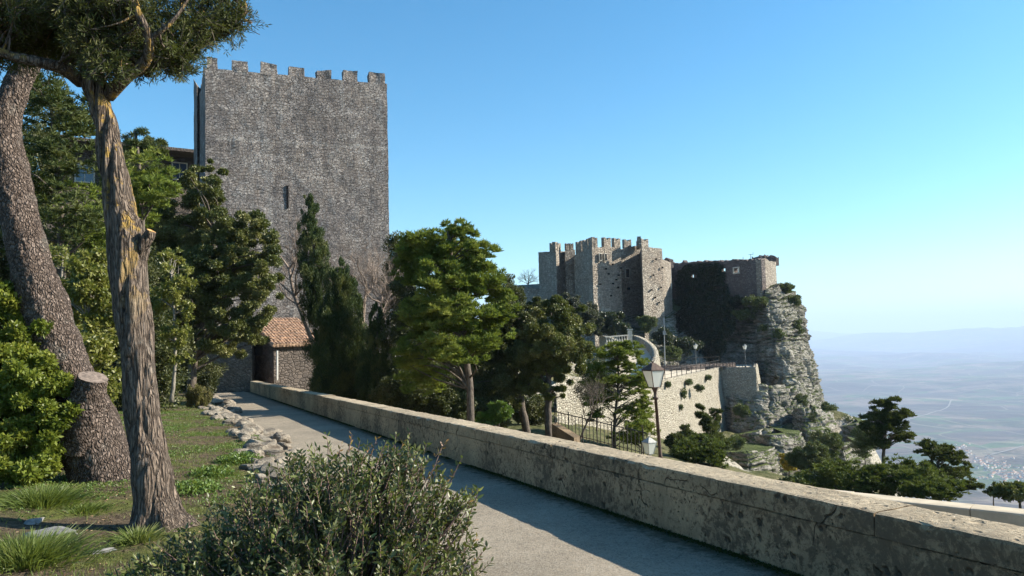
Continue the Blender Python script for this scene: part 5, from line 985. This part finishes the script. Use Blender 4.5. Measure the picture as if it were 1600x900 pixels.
def trunk_surface(pts, rad, nr, nc, kind, seed, extra=None):
    q = spline(np.c_[pts, rad], nr); rad = q[:, 3]; q = q[:, :3]; T, U, W = frames(q); an = np.linspace(0, 2*math.pi, nc, endpoint=False)
    dirs = np.cos(an)[None, :, None]*U[:, None]+np.sin(an)[None, :, None]*W[:, None]; R_ = rad[:, None]*np.ones(nc)[None]
    base = q[:, None]+dirs*R_[..., None]
    if kind == 'plates':
        d = fbm(base*1.7, seed, 3)*.05+np.abs(fbm(base*np.array([9, 9, 5.]), seed+2, 3))*.035+fbm(base*22, seed+3, 2)*.010
    else:
        tw_ = base.copy(); d = fbm(base*np.array([2.6, 2.6, .8]), seed, 3)*.065+np.abs(vnoise(base*np.array([11, 11, 1.2]), seed+2))*.05+fbm(base*np.array([26, 26, 3.5]), seed+3, 3)*.018
    if extra is not None: d = d+extra(base, dirs)
    V = base+dirs*d[..., None]; return V.reshape(-1, 3), grid_faces(nr, nc, True), q, rad
def sm(x): return np.clip(x, 0, 1)**2*(3-2*np.clip(x, 0, 1))
# leaning pine A
DA = 9.9
bA = L(168, 748); DA = bA[1]
ptsA = np.array([P(192, 800, DA), P(164, 742, DA), P(132, 660, DA), P(100, 570, DA+.05), P(66, 470, DA+.1), P(38, 370, DA+.2), P(16, 270, DA+.3), P(8, 190, DA+.4), P(32, 125, DA+.5), P(75, 62, DA+.6), P(120, -30, DA+.8), P(150, -160, DA+1.)])
radA = np.array([62, 50, 39, 34, 32, 30, 27, 24, 19, 15, 12, 9])*DA/1250
stub = P(146, 589, DA-.42)
def exA(b, d):
    g = np.exp(-(np.abs(b[..., 2]-(stub[2]-.38))/.42)**2)*np.clip(d[..., 0], 0, 1)**1.5*.07
    flare = sm((b[..., 2].min()+.55-b[..., 2])/.55)*.0
    return g+flare
VA, FA, qA, rA = trunk_surface(ptsA, radA, 420, 150, 'plates', 3, exA)
eA = thing('pine_tree', 'thick pine with plated bark leaning left, a sawn-off stub on its right side', 'tree', bA)
mesh('trunk', VA, FA, M_BARK_A, eA, True)
M_CUT = m_plain('sawn_wood', (.17, .13, .105), .9, 0, .45, 25)
rngA = np.random.default_rng(4)
sd_ = np.array([.35, -.22, .9]); sd_ /= np.linalg.norm(sd_); c0 = stub-sd_*.55
qs = spline(np.array([c0-np.array([.10, -.15, .45]), c0, stub-sd_*.12, stub]), 40)
V_, F_, _, _ = trunk_surface(qs, np.linspace(.32, .19, 40), 40, 60, 'plates', 8); V_ = V_.reshape(40, 60, 3)
st_ = mesh('branch_stub', V_.reshape(-1, 3), F_, M_BARK_A, eA, True); rim = V_[-1]; cc_ = rim.mean(0)+sd_*.012; mesh('sawn_face', np.vstack([rim+sd_*.003, cc_]), [(i, (i+1) % 60, 60) for i in range(60)], M_CUT, st_)
# near tree B
bB = L(252, 822); DB = bB[1]
ptsB = np.array([P(262, 880, DB), P(250, 815, DB), P(238, 740, DB), P(222, 640, DB), P(214, 540, DB), P(205, 440, DB), P(192, 350, DB), P(180, 270, DB), P(166, 190, DB), P(148, 130, DB), P(130, 60, DB), P(110, -30, DB), P(95, -140, DB), P(90, -260, DB)])
radB = np.array([46, 30, 25, 22, 22, 23, 21, 18, 16, 18, 12, 10, 8, 6])*DB/1250
k1, k2 = P(226, 372, DB), P(250, 520, DB)
def exB(b, d):
    r = np.clip(d[..., 0], 0, 1); g = np.exp(-((b[..., 2]-k1[2])/.34)**2)*r**2*.05+np.exp(-((b[..., 2]-k2[2])/.3)**2)*r**2*.04
    return g+sm((bB[2]+.35-b[..., 2])/.5)*.10*(1+.5*np.sin(np.arctan2(d[..., 1], d[..., 0])*5))
VB, FB, qB, rB = trunk_surface(ptsB, radB, 560, 170, 'strings', 9, exB)
eB = thing('conifer_tree', 'nearest tree with grey stringy bark and orange lichen, its dark crown filling the top left', 'tree', bB)
mesh('trunk', VB, FB, M_BARK_B, eB, True)
sB = spline(np.array([P(204, 425, DB-.02), P(214, 400, DB-.05), P(226, 378, DB-.08), P(235, 360, DB-.09)]), 24); V_, F_, _, _ = trunk_surface(sB, np.linspace(.085, .035, 24), 24, 40, 'strings', 12); V_ = V_.reshape(24, 40, 3)
st_ = mesh('branch_stub', V_.reshape(-1, 3), F_, M_BARK_B, eB, True); mesh('broken_end', np.vstack([V_[-1], V_[-1].mean(0)-np.array([.02, 0, .03])]), [(i, (i+1) % 40, 40) for i in range(40)], m_plain('orange_heartwood', (.42, .24, .09), .9, 0, .4, 25), st_)
# limbs of B and their sprays
L_JUN = m_leaf('cypress_sprays', (.030, .040, .014), (.10, .11, .035), (.16, .15, .055), .15, .6, .15, 1.2)
rng = np.random.default_rng(21)
lb = MB(); ends = []
def limb(pts, r0, r1, n=22):
    q = spline(np.array(pts), n); lb.tube(q, np.linspace(r0, r1, n), 8); return q
LB = [limb([P(128, 128, DB), P(100, 108, DB-.2), P(60, 97, DB-.4), P(10, 85, DB-.5), P(-60, 50, DB-.6)], .075, .03),
      limb([P(168, 150, DB), P(200, 118, DB-.1), P(230, 90, DB-.2), P(232, 60, DB-.3), P(215, 20, DB-.4), P(190, -40, DB-.4)], .075, .03),
      limb([P(170, 140, DB), P(215, 112, DB+.2), P(270, 95, DB+.4), P(330, 60, DB+.6), P(385, 20, DB+.6)], .06, .018),
      limb([P(130, 60, DB), P(170, 0, DB+.4), P(250, -30, DB+.7), P(330, -60, DB+1.)], .06, .02),
      limb([P(120, 20, DB), P(60, -10, DB+.5), P(0, -60, DB+.9)], .06, .02), limb([P(232, 62, DB-.3), P(262, 40, DB-.3), P(300, -10, DB-.2)], .03, .012),
      limb([P(95, -140, DB), P(200, -200, DB), P(330, -230, DB+.3)], .05, .02), limb([P(95, -140, DB), P(0, -200, DB), P(-120, -230, DB)], .05, .02)]
blB = [(20, 15, -.4, 60, 40), (30, 60, .3, 60, 34), (140, 60, -.38, 40, 44), (165, 105, -.36, 34, 26), (120, 10, -.4, 60, 40), (185, 20, -.3, 50, 40), (70, 75, 1.4, 70, 40), (60, 25, .2, 85, 62), (0, 60, 0, 60, 50), (150, 20, .4, 60, 50), (215, 40, .3, 60, 60), (255, 80, .1, 55, 38), (300, 45, .4, 55, 48), (345, 35, .6, 40, 36), (378, 30, .6, 22, 28), (185, 75, -.2, 34, 38), (100, 60, 1.1, 60, 40), (280, 100, .4, 36, 20), (120, 90, .5, 30, 22), (215, 100, .5, 30, 20), (320, -20, .6, 70, 50), (200, -50, .3, 110, 60), (60, -60, .2, 130, 60), (-60, 0, 0, 80, 80), (90, -170, 0, 200, 80), (250, -150, .3, 120, 60)]
C = []; D = []; TN = []; tw_ = MB()
for (px, py, dY, rx, ry) in blB:
    k = (DB+dY)/1250; c = P(px, py, DB+dY); nsp = int(rx*ry/3600*(300 if py > -40 else 80)); o = rdir(rng, nsp)*(rng.random(nsp)**.5)[:, None]*np.array([rx*k, rx*k*.9, ry*k])
    sp = c+o; allq = np.vstack(LB+[qB[-200::6]])
    for s_p in sp:
        if rng.random() < .3 and vnoise(s_p*2.2, 5) < 0: continue
        d = s_p-c; d = d/(np.linalg.norm(d)+.1)+rdir(rng, 1)[0]*.7+np.array([0, 0, .1]); d /= np.linalg.norm(d); ln = rng.uniform(.16, .34); tn = rng.uniform(-.25, .25)
        tw_.tube([s_p-d*ln*.5, s_p+d*ln*.5], [.005, .002], 3, False)
        m_ = 34; u = rng.uniform(-.45, .5, m_); side = np.cross(d, rdir(rng, 1)[0]); side /= np.linalg.norm(side); th = rng.random(m_)*2*math.pi; w2 = np.cross(d, side)
        sd2 = np.cos(th)[:, None]*side+np.sin(th)[:, None]*w2
        C.append(s_p+d*ln*u[:, None]+sd2*(rng.random(m_)*.02)[:, None]); D.append(d*.8+sd2*rng.uniform(.4, 1.1, m_)[:, None]); TN.append(np.full(m_, tn))
    for s_p in sp[::9]:
        a = allq[np.argmin(np.linalg.norm(allq-s_p, axis=1))]; mid = (a+s_p)/2+rng.normal(size=3)*.06; lb.tube(spline(np.array([a, mid, s_p]), 6), np.linspace(.016, .005, 6), 4, False)
lb.build('branches', M_BARK_B, eB, True); tw_.build('twigs', M_TRUNK, eB)
C = np.vstack(C); D = np.vstack(D); TN = np.concatenate(TN); print('canopy leaves', len(C))
leaves_mesh('crown', C, D, rng.uniform(.035, .075, len(C)), rng.uniform(.007, .012, len(C)), L_JUN, eB, rng, 0, None, np.clip(.45+TN+rng.normal(size=len(C))*.2, 0, 1))
# crown of pine A, above the picture
rngc = np.random.default_rng(9); bb = [(P(x, y, DA+.8), (r_*DA/1250, r_*DA/1250, r2*DA/1250)) for x, y, r_, r2 in ((120, -160, 150, 50), (20, -120, 120, 50), (200, -230, 150, 50))]
C, D, cen, tn = crown_pts(rngc, bb, 26000, 90, .3, .5, 'needle'); leaves_mesh('crown', C, D, .11, .012, L_PINED, eA, rngc, 0, None, np.clip(.5+tn, 0, 1))

# ------------------------------------------------------------------ the foreground bush
L_BUSH = m_leaf('myrtle_leaves', (.03, .045, .016), (.15, .155, .06), (.17, .19, .05), .18, .42, .4, 5.)
L_TIP = m_leaf('reddish_young_leaves', (.22, .09, .04), (.32, .2, .06), None, .3, .4, .4)
M_STEM = m_twig('bush_stem', (.10, .06, .055), (.27, .18, .15))
rng = np.random.default_rng(33)
Yb = 4.3; root = P(500, 1010, 4.3); root[2] = lawn_z(root[0], root[1])
eb = thing('foreground_bush', 'dense small-leaved bush with a few reddish shoots in the near foreground', 'bush', root)
lobes = [(500, 830, 4.3, 150, 110), (600, 800, 4.4, 110, 100), (660, 860, 4.3, 85, 90), (430, 830, 4.4, 120, 85), (540, 770, 4.5, 80, 60), (620, 740, 4.5, 50, 36), (350, 880, 4.2, 120, 60), (280, 900, 4.1, 90, 50), (480, 740, 4.6, 50, 36), (700, 800, 4.4, 40, 40), (560, 940, 4.0, 180, 90), (400, 960, 3.9, 180, 70)]
sm_ = MB(); C = []; D = []; TN = []; tips = []
cand = []
for (px, py, Y, rx, ry) in lobes:
    k = Y/1250; n = int(rx*ry/15000*340); d = rdir(rng, n); r = rng.random(n)**.38; cand.append(P(px, py, Y)+d*r[:, None]*np.array([rx*k, rx*k*.85, ry*k]))
cand = np.vstack(cand)
extra = [(560, 700, 4.5), (585, 696, 4.5), (462, 742, 4.5), (440, 752, 4.5), (660, 728, 4.4), (675, 735, 4.4), (728, 820, 4.3), (742, 880, 4.2), (330, 838, 4.2), (260, 866, 4.1), (420, 745, 4.4), (548, 690, 4.6), (512, 690, 4.6), (530, 705, 4.6), (618, 690, 4.5), (626, 702, 4.5), (606, 705, 4.5), (700, 748, 4.4), (715, 728, 4.4), (735, 780, 4.3), (745, 775, 4.3), (735, 850, 4.3), (490, 712, 4.6), (572, 712, 4.5), (300, 850, 4.1), (376, 770, 4.3), (398, 740, 4.4), (690, 700, 4.4), (640, 715, 4.5)]
g_ = rng.random(len(cand)) < .10; cc0 = P(520, 860, 4.3); cand[g_] += (cand[g_]-cc0)*rng.uniform(.04, .16, (int(g_.sum()), 1)); ex = np.array([P(*a) for a in extra]); cand = np.vstack([cand, ex]); nex = len(ex)
for i, e_ in enumerate(cand):
    is_ex = i >= len(cand)-nex
    hd = e_-root; start = root+hd*np.array([.25, .25, 0])*rng.uniform(.2, 1)+np.array([0, 0, rng.uniform(0, .1)]); inner = start+(e_-start)*.55+rng.normal(size=3)*.05
    q = spline(np.array([start, inner, e_]), 9)
    ll = .32 if not is_ex else .4; m0 = 3
    if i % 3 == 0 or is_ex: sm_.tube(q, np.linspace(.007, .0022, 9), 4, False)
    d = q[-1]-q[-3]; d /= np.linalg.norm(d); d = d+rdir(rng, 1)[0]*.55+np.array([.0, 0, .25]); d /= np.linalg.norm(d)
    ln = rng.uniform(.07, .15) if not is_ex else rng.uniform(.09, .13); a = e_-d*ln*.6; b = e_+d*ln*.4; sm_.tube([a, b], [.0022, .0012], 3, False)
    m_ = rng.integers(9, 15) if not is_ex else 8; u = np.linspace(0, 1, m_); th = np.arange(m_)*2.4+rng.random()*6; s1 = np.cross(d, [0.3, .2, 1.]); s1 /= np.linalg.norm(s1); s2 = np.cross(d, s1)
    sd2 = np.cos(th)[:, None]*s1+np.sin(th)[:, None]*s2; cc = a+(b-a)*u[:, None]; dd = d*.75+sd2*.8+rng.normal(size=(m_, 3))*.15
    (tips if is_ex and i % 2 else C).append((cc, dd) if is_ex and i % 2 else cc)
    if not (is_ex and i % 2): D.append(dd); TN.append(np.full(m_, rng.uniform(-.25, .25)))
C = np.vstack(C); D = np.vstack(D); TN = np.concatenate(TN)
# inner fill
sm_.build('stems', M_STEM, eb, True)
leaves_mesh('foliage', C, D, rng.uniform(.020, .052, len(C)), rng.uniform(.009, .019, len(C)), L_BUSH, eb, rng, .18, None, np.clip(.5+TN+rng.normal(size=len(C))*.2, 0, 1)); print('bush leaves', len(C))

for Ct, Dt in tips: leaves_mesh('young_shoot', Ct, Dt, .03, .011, L_TIP, eb, rng, .18)

# ------------------------------------------------------------------ garden edging rocks
M_EDGE = m_rock('edging_limestone', (.38, .33, .26), (.25, .21, .165), (.08, .06, .045), None, .12)
def rock(seed, c, r, sq=(1, 1, .7), sub=3):
    import bmesh
    bm = bmesh.new(); bmesh.ops.create_icosphere(bm, subdivisions=sub, radius=1.); V = np.array([v.co[:] for v in bm.verts]); Fc = [tuple(v.index for v in f.verts) for f in bm.faces]; bm.free()
    rg_ = np.random.default_rng(seed); 
    for _ in range(9):                                             # cut flat faces
        n = rdir(rg_, 1)[0]; dd = rg_.uniform(.55, .85); h = V@n; V = V-np.clip(h-dd, 0, 1)[:, None]*n
    V = V*(1+.10*fbm(V*2.2+seed, seed, 3)+.05*fbm(V*6+seed, seed+1, 2))[:, None]*np.array(sq)*r; a = rg_.random()*6.28; R_ = np.array([[math.cos(a), -math.sin(a), 0], [math.sin(a), math.cos(a), 0], [0, 0, 1]])
    return V@R_.T+c, Fc
rgk = random.Random(12); k = 0; a = 6.5
while a < 44:
    ed = float(path_edge(a))
    for off in (.12, -.15, -.42, -.70, -.98):
        if (off < -.8 and rgk.random() < .5) or (off > 0 and rgk.random() < .3): continue
        r_ = rgk.uniform(.12, .30)*(1.05 if off > -.5 else .75); s = ed+off+rgk.gauss(0, .08); aa = a+rgk.gauss(0, .1); q = SA(s, aa, 0); q[2] = -.0203*aa+float(lawn_h(s, aa))+r_*.15
        if off > -.1: q[2] = -.0203*aa+r_*.25
        V, Fc = rock(500+k, q, r_, (1.25, .95, rgk.uniform(.6, .85))); o = mesh('edging_rock', V, Fc, M_EDGE, None, False); recentre(o)
        tag(o, 'pale limestone rock in the rough row edging the garden beside the path', 'rock', 'rocks edging the path'); k += 1
    a += rgk.uniform(.26, .42)*(1+a/40)
for px, py, r_, lab in ((85, 835, .16, 'flat grey rock on the bare soil left of the nearest trunk'), (165, 862, .07, 'small stone on the soil in front of the nearest trunk'), (55, 815, .09, 'small stone by the left grass tuft')):
    q = L(px, py); V, Fc = rock(int(px), q, r_, (1.8, 1., .45)); o = mesh('stone', V, Fc, m_plain('grey_stone', (.2, .19, .18), .9, 0, .3, 20), None, False); recentre(o); tag(o, lab, 'rock')
# little bush beside the far end of the rock row
tree('scrub_bush', 'small dry brownish bush at the far end of the rock row', 'bush', [(308, 648, 30), (308, 635, 30), (308, 622, 30)], .03, [bl(308, 622, 30, 22, 15), bl(320, 628, 30, 14, 10)], 7000, (.07, .02), m_leaf('dry_leaves', (.10, .09, .035), (.2, .17, .07), None, .2, .6, .2), 'up', 301, 40, .3)

# ------------------------------------------------------------------ grass, weeds, litter
L_GRASS = m_leaf('grass_blades', (.06, .09, .018), (.15, .19, .045), (.20, .20, .07), .3, .5, .3, .8)
L_WEED = m_leaf('weed_leaves', (.06, .11, .02), (.14, .2, .045), None, .3, .45, .35)
L_LIT = m_leaf('dead_leaves', (.10, .06, .035), (.28, .2, .12), None, .05, .8, .1)
rng = np.random.default_rng(55)
def scatter(n, a0, a1, s0, s1, power=1.6):
    a = a0+(a1-a0)*rng.random(n)**power; s = s0+(s1-s0)*rng.random(n); keep = s < path_edge(a)-.25; a, s = a[keep], s[keep]
    x = SS[0]*s+AA[0]*a; y = SS[1]*s+AA[1]*a; z = -.0203*a+lawn_h(s, a); return np.stack([x, y, z], 1)
p = scatter(190000, 1.5, 40, -9, 2.6); v = fbm(p*np.array([1, 1, 0])*.9+3, 61, 4); dens = np.clip((v+.20)*2.4, .03, 1); p = p[rng.random(len(p)) < dens]
D = rdir(rng, len(p))*.55+np.array([0, 0, 1.]); tag(leaves_mesh('grass', p, D, rng.uniform(.025, .075, len(p)), rng.uniform(.005, .010, len(p)), L_GRASS, None, rng), kind='stuff')
p = scatter(60000, 1.5, 36, -8, 2.6); v = fbm(p*np.array([1, 1, 0])*1.4+9, 62, 4); p = p[v > .06]; p = np.repeat(p, 5, 0)+rng.normal(size=(len(p)*5, 3))*np.array([.03, .03, 0]); D = rdir(rng, len(p)); D[:, 2] = np.abs(D[:, 2])*.6+.25; p[:, 2] += rng.random(len(p))*.035
tag(leaves_mesh('ground_weeds', p, D, rng.uniform(.018, .04, len(p)), rng.uniform(.012, .022, len(p)), L_WEED, None, rng), kind='stuff')
p = scatter(16000, 1.5, 24, -8, 2.9); D = rdir(rng, len(p)); D[:, 2] *= .15; p[:, 2] += .008
tag(leaves_mesh('leaf_litter', p, D, rng.uniform(.02, .05, len(p)), rng.uniform(.008, .022, len(p)), L_LIT, None, rng), kind='stuff')
for k, (px, py, r_, n, h, lab) in enumerate([(62, 790, .34, 1500, .26, 'long-bladed grass tuft left of the nearest trunk under the laurel'), (40, 880, .36, 1700, .28, 'bushy grass tuft in the bottom left corner'), (215, 845, .16, 420, .16, 'thin grass tuft at the foot of the nearest trunk'), (130, 800, .22, 500, .12, 'dark low weed clump in the trunk shadow'), (355, 895, .2, 500, .16, 'grass tuft under the left side of the foreground bush')]):
    q = L(px, py); pp = q+rng.normal(size=(n, 3))*np.array([r_*.5, r_*.5, 0]); D = (pp-q)/r_*.9+rdir(rng, n)*.3+np.array([0, 0, 1.]); e_ = rng.uniform(.5, 1.1, n)*h
    D /= np.linalg.norm(D, axis=1)[:, None]; W_ = np.cross(D, rdir(rng, n)); W_ /= np.linalg.norm(W_, axis=1)[:, None]; out = (pp-q)/r_; out[:, 2] = 0; w_ = .0045
    m1 = pp+D*e_[:, None]*.5; tp = pp+D*e_[:, None]+out*h*.25-np.array([0, 0, 1.])*(e_*.16)[:, None]
    V = np.stack([pp-W_*w_, pp+W_*w_, m1+W_*w_*.8, m1-W_*w_*.8, tp+W_*.001, tp-W_*.001], 1).reshape(-1, 3); i = (np.arange(n)*6)[:, None]; Fc = np.vstack([i+np.array([[0, 1, 2, 3]]), i+np.array([[3, 2, 4, 5]])])
    o = mesh('grass_tuft', V, Fc, L_GRASS, None, False, np.repeat(rng.random(n), 6)); recentre(o); tag(o, lab, 'grass tuft')
# broad weeds along the rocks
for k, (px, py, r_, n) in enumerate([(372, 722, .42, 1500), (330, 745, .36, 1000), (300, 770, .4, 1000)]):
    q = L(px, py); pp = q+rdir(rng, n)*(rng.random(n)**.5)[:, None]*np.array([r_, r_, .16]); pp[:, 2] = np.abs(pp[:, 2]-q[2])+q[2]; D = rdir(rng, n)+np.array([0, 0, .5]); o = leaves_mesh('weed_patch', pp, D, rng.uniform(.03, .055, n), .026, L_WEED, None, rng, .1); recentre(o)
    tag(o, ['broad-leaved weed clump touching the edging rocks', 'weed clump between the edging rocks and the nearest trunk', 'low weed clump nearest the foreground bush'][k], 'weeds')
# moss along the foot of the parapet
n = 26000; a = 1+45*rng.random(n)**1.5; s = 5.48-np.abs(rng.normal(size=n))*.05; p = np.stack([SS[0]*s+AA[0]*a, SS[1]*s+AA[1]*a, -.0203*a+rng.random(n)*.012], 1); D = rdir(rng, n); D[:, 2] = np.abs(D[:, 2])
p = p[(fbm(p*np.array([1, 1, 0])*1.1, 71, 3) > -.25)]; D = D[:len(p)]
tag(leaves_mesh('moss', p, D, .022, .014, m_leaf('moss_leaves', (.018, .028, .008), (.05, .06, .016), None, .1, .8, .1), None, rng), kind='stuff')

# ------------------------------------------------------------------ street lamps
M_PANE1 = NT('lamp_glass'); _b = M_PANE1.bsdf((.78, .78, .72), .25, None, .5); M_PANE1.set(M_PANE1.out.inputs[0], M_PANE1.n('MixShader', {0: .35, 1: _b, 2: M_PANE1.n('BsdfTranslucent', {0: (.9, .88, .78)}).outputs[0]}).outputs[0]); M_PANE1 = M_PANE1.m
def street_lamp(label, foot, lant_base_z, sc, tilt=0., mat=M_IRON, yaw=.6, pane=M_PANE1, height=None, group=None):
    e = thing('street_lamp', label, 'street lamp', foot, group); H = lant_base_z-foot[2]
    dx = -math.tan(tilt)
    def tr(x, y, z): 
        c, s = math.cos(yaw), math.sin(yaw); return np.array([foot[0]+x*c-y*s+dx*z, foot[1]+x*s+y*c, foot[2]+z])
    r = .05*sc
    prof = [(0, .13), (.25, .13), (.3, .09), (.9, .075), (.95, .095), (1., .07), (H*.55, .055), (H*.56, .075), (H*.58, .052), (H-.28, .045), (H-.26, .085), (H-.22, .085), (H-.2, .045), (H-.1, .05), (H-.02, .09), (H, .09)]
    pl = MB(); an = np.linspace(0, 2*math.pi, 14, endpoint=False); V = []
    for z, rr_ in prof:
        for t in an: V.append(tr(rr_*sc*math.cos(t), rr_*sc*math.sin(t), z))
    pl.add(V, [tuple(f) for f in grid_faces(len(prof), 14, True)]+[tuple(range(14))[::-1]]); po = pl.build('post', mat, e, True)
    wb, wt, hl, hr = .125*sc, .235*sc, .50*sc, .21*sc; z0 = H+.02*sc
    sq = lambda w_, z: [tr(w_*i, w_*j, z) for i, j in ((-1, -1), (1, -1), (1, 1), (-1, 1))]
    fr = MB(); b4, t4 = sq(wb, z0), sq(wt, z0+hl)
    for i in range(4):
        fr.tube([b4[i], t4[i]], .014*sc, 5).tube([b4[i], b4[(i+1) % 4]], .014*sc, 5).tube([t4[i], t4[(i+1) % 4]], .018*sc, 5)
    lf = fr.build('lantern_frame', mat, e)
    for i in range(4):
        q = [b4[i], b4[(i+1) % 4], t4[(i+1) % 4], t4[i]]; MB().add(q, [(0, 1, 2, 3)]).build('glass_pane', pane, lf)
    rb, rt_ = sq(wt*1.08, z0+hl+.012*sc), sq(.05*sc, z0+hl+hr); rm = MB().add(rb+rt_, [(0, 1, 5, 4), (1, 2, 6, 5), (2, 3, 7, 6), (3, 0, 4, 7), (4, 5, 6, 7), (3, 2, 1, 0)]); rf_ = rm.build('roof', mat, e)
    fm = MB(); c = tr(0, 0, z0+hl+hr); fm.tube([c, c+np.array([0, 0, .05*sc])], .035*sc, 8)
    ring = [c+np.array([.055*sc*math.cos(t), 0, .105*sc+.06*sc*math.sin(t)]) for t in np.linspace(0, 2*math.pi, 17)]; fm.tube(ring, .009*sc, 5); fm.build('finial_ring', mat, e)
    for i in range(4):
        MB().tube([t4[i], t4[i]+np.array([0, 0, .04*sc])], .02*sc, 5).build('corner_knob', mat, rf_)
    return e
Yl = 19.0; zb = P(1023, 606, Yl)[2]; foot = P(1030, 705, Yl); foot = np.array([foot[0]+.12, Yl, hz_at(foot[0], Yl)-.1]); tl = math.atan2(foot[0]-P(1023, 606, Yl)[0], zb-foot[2])
street_lamp('near street lamp with a four-sided lantern on a brown post just beyond the parapet', foot, zb, .80, tl, M_RUST, .45)
Y2 = 29.; t2 = P(1014, 677, Y2); lz = t2[2]-.74; f2 = np.array([t2[0], Y2, hz_at(t2[0], Y2)]); street_lamp('lower street lamp whose pale lantern just peeks over the parapet', np.array([f2[0], Y2, lz-3.2]), lz, .8, 0, m_plain('pale_lamp_paint', (.35, .34, .31), .5, .1, .2, 9), .5)
for px, y0, Y, lab in ((1088, 537, 141, 'middle of the small terrace lamps, standing at the railing'), (1165, 538, 142, 'right small terrace lamp beside the dark cliff')):
    f = PZ(px, Y, zT); street_lamp(lab, f, P(px, y0+8, Y)[2], 1.25, 0, m_plain('grey_lamp_paint', (.12, .13, .13), .5, .1, .2, 9), .5)
# tall mast with two lamps
f = PZ(1039, 139, zT); t_ = P(1037.5, 503, 139); e = thing('tall_lamp_mast', 'tall thin mast lamp at the left end of the terrace', 'street lamp', f); M_MAST = m_plain('mast_grey', (.22, .23, .23), .5, .1, .1, 5)
MB().tube([f, t_], [.12, .07], 8).build('post', M_MAST, e); MB().box(t_+np.array([0, 0, .1]), .28, .28, 1.2).build('lamp_head', M_MAST, e); c = P(1038, 520, 138.8); MB().box(c, .5, .4, .7).build('lower_lamp', M_MAST, e)
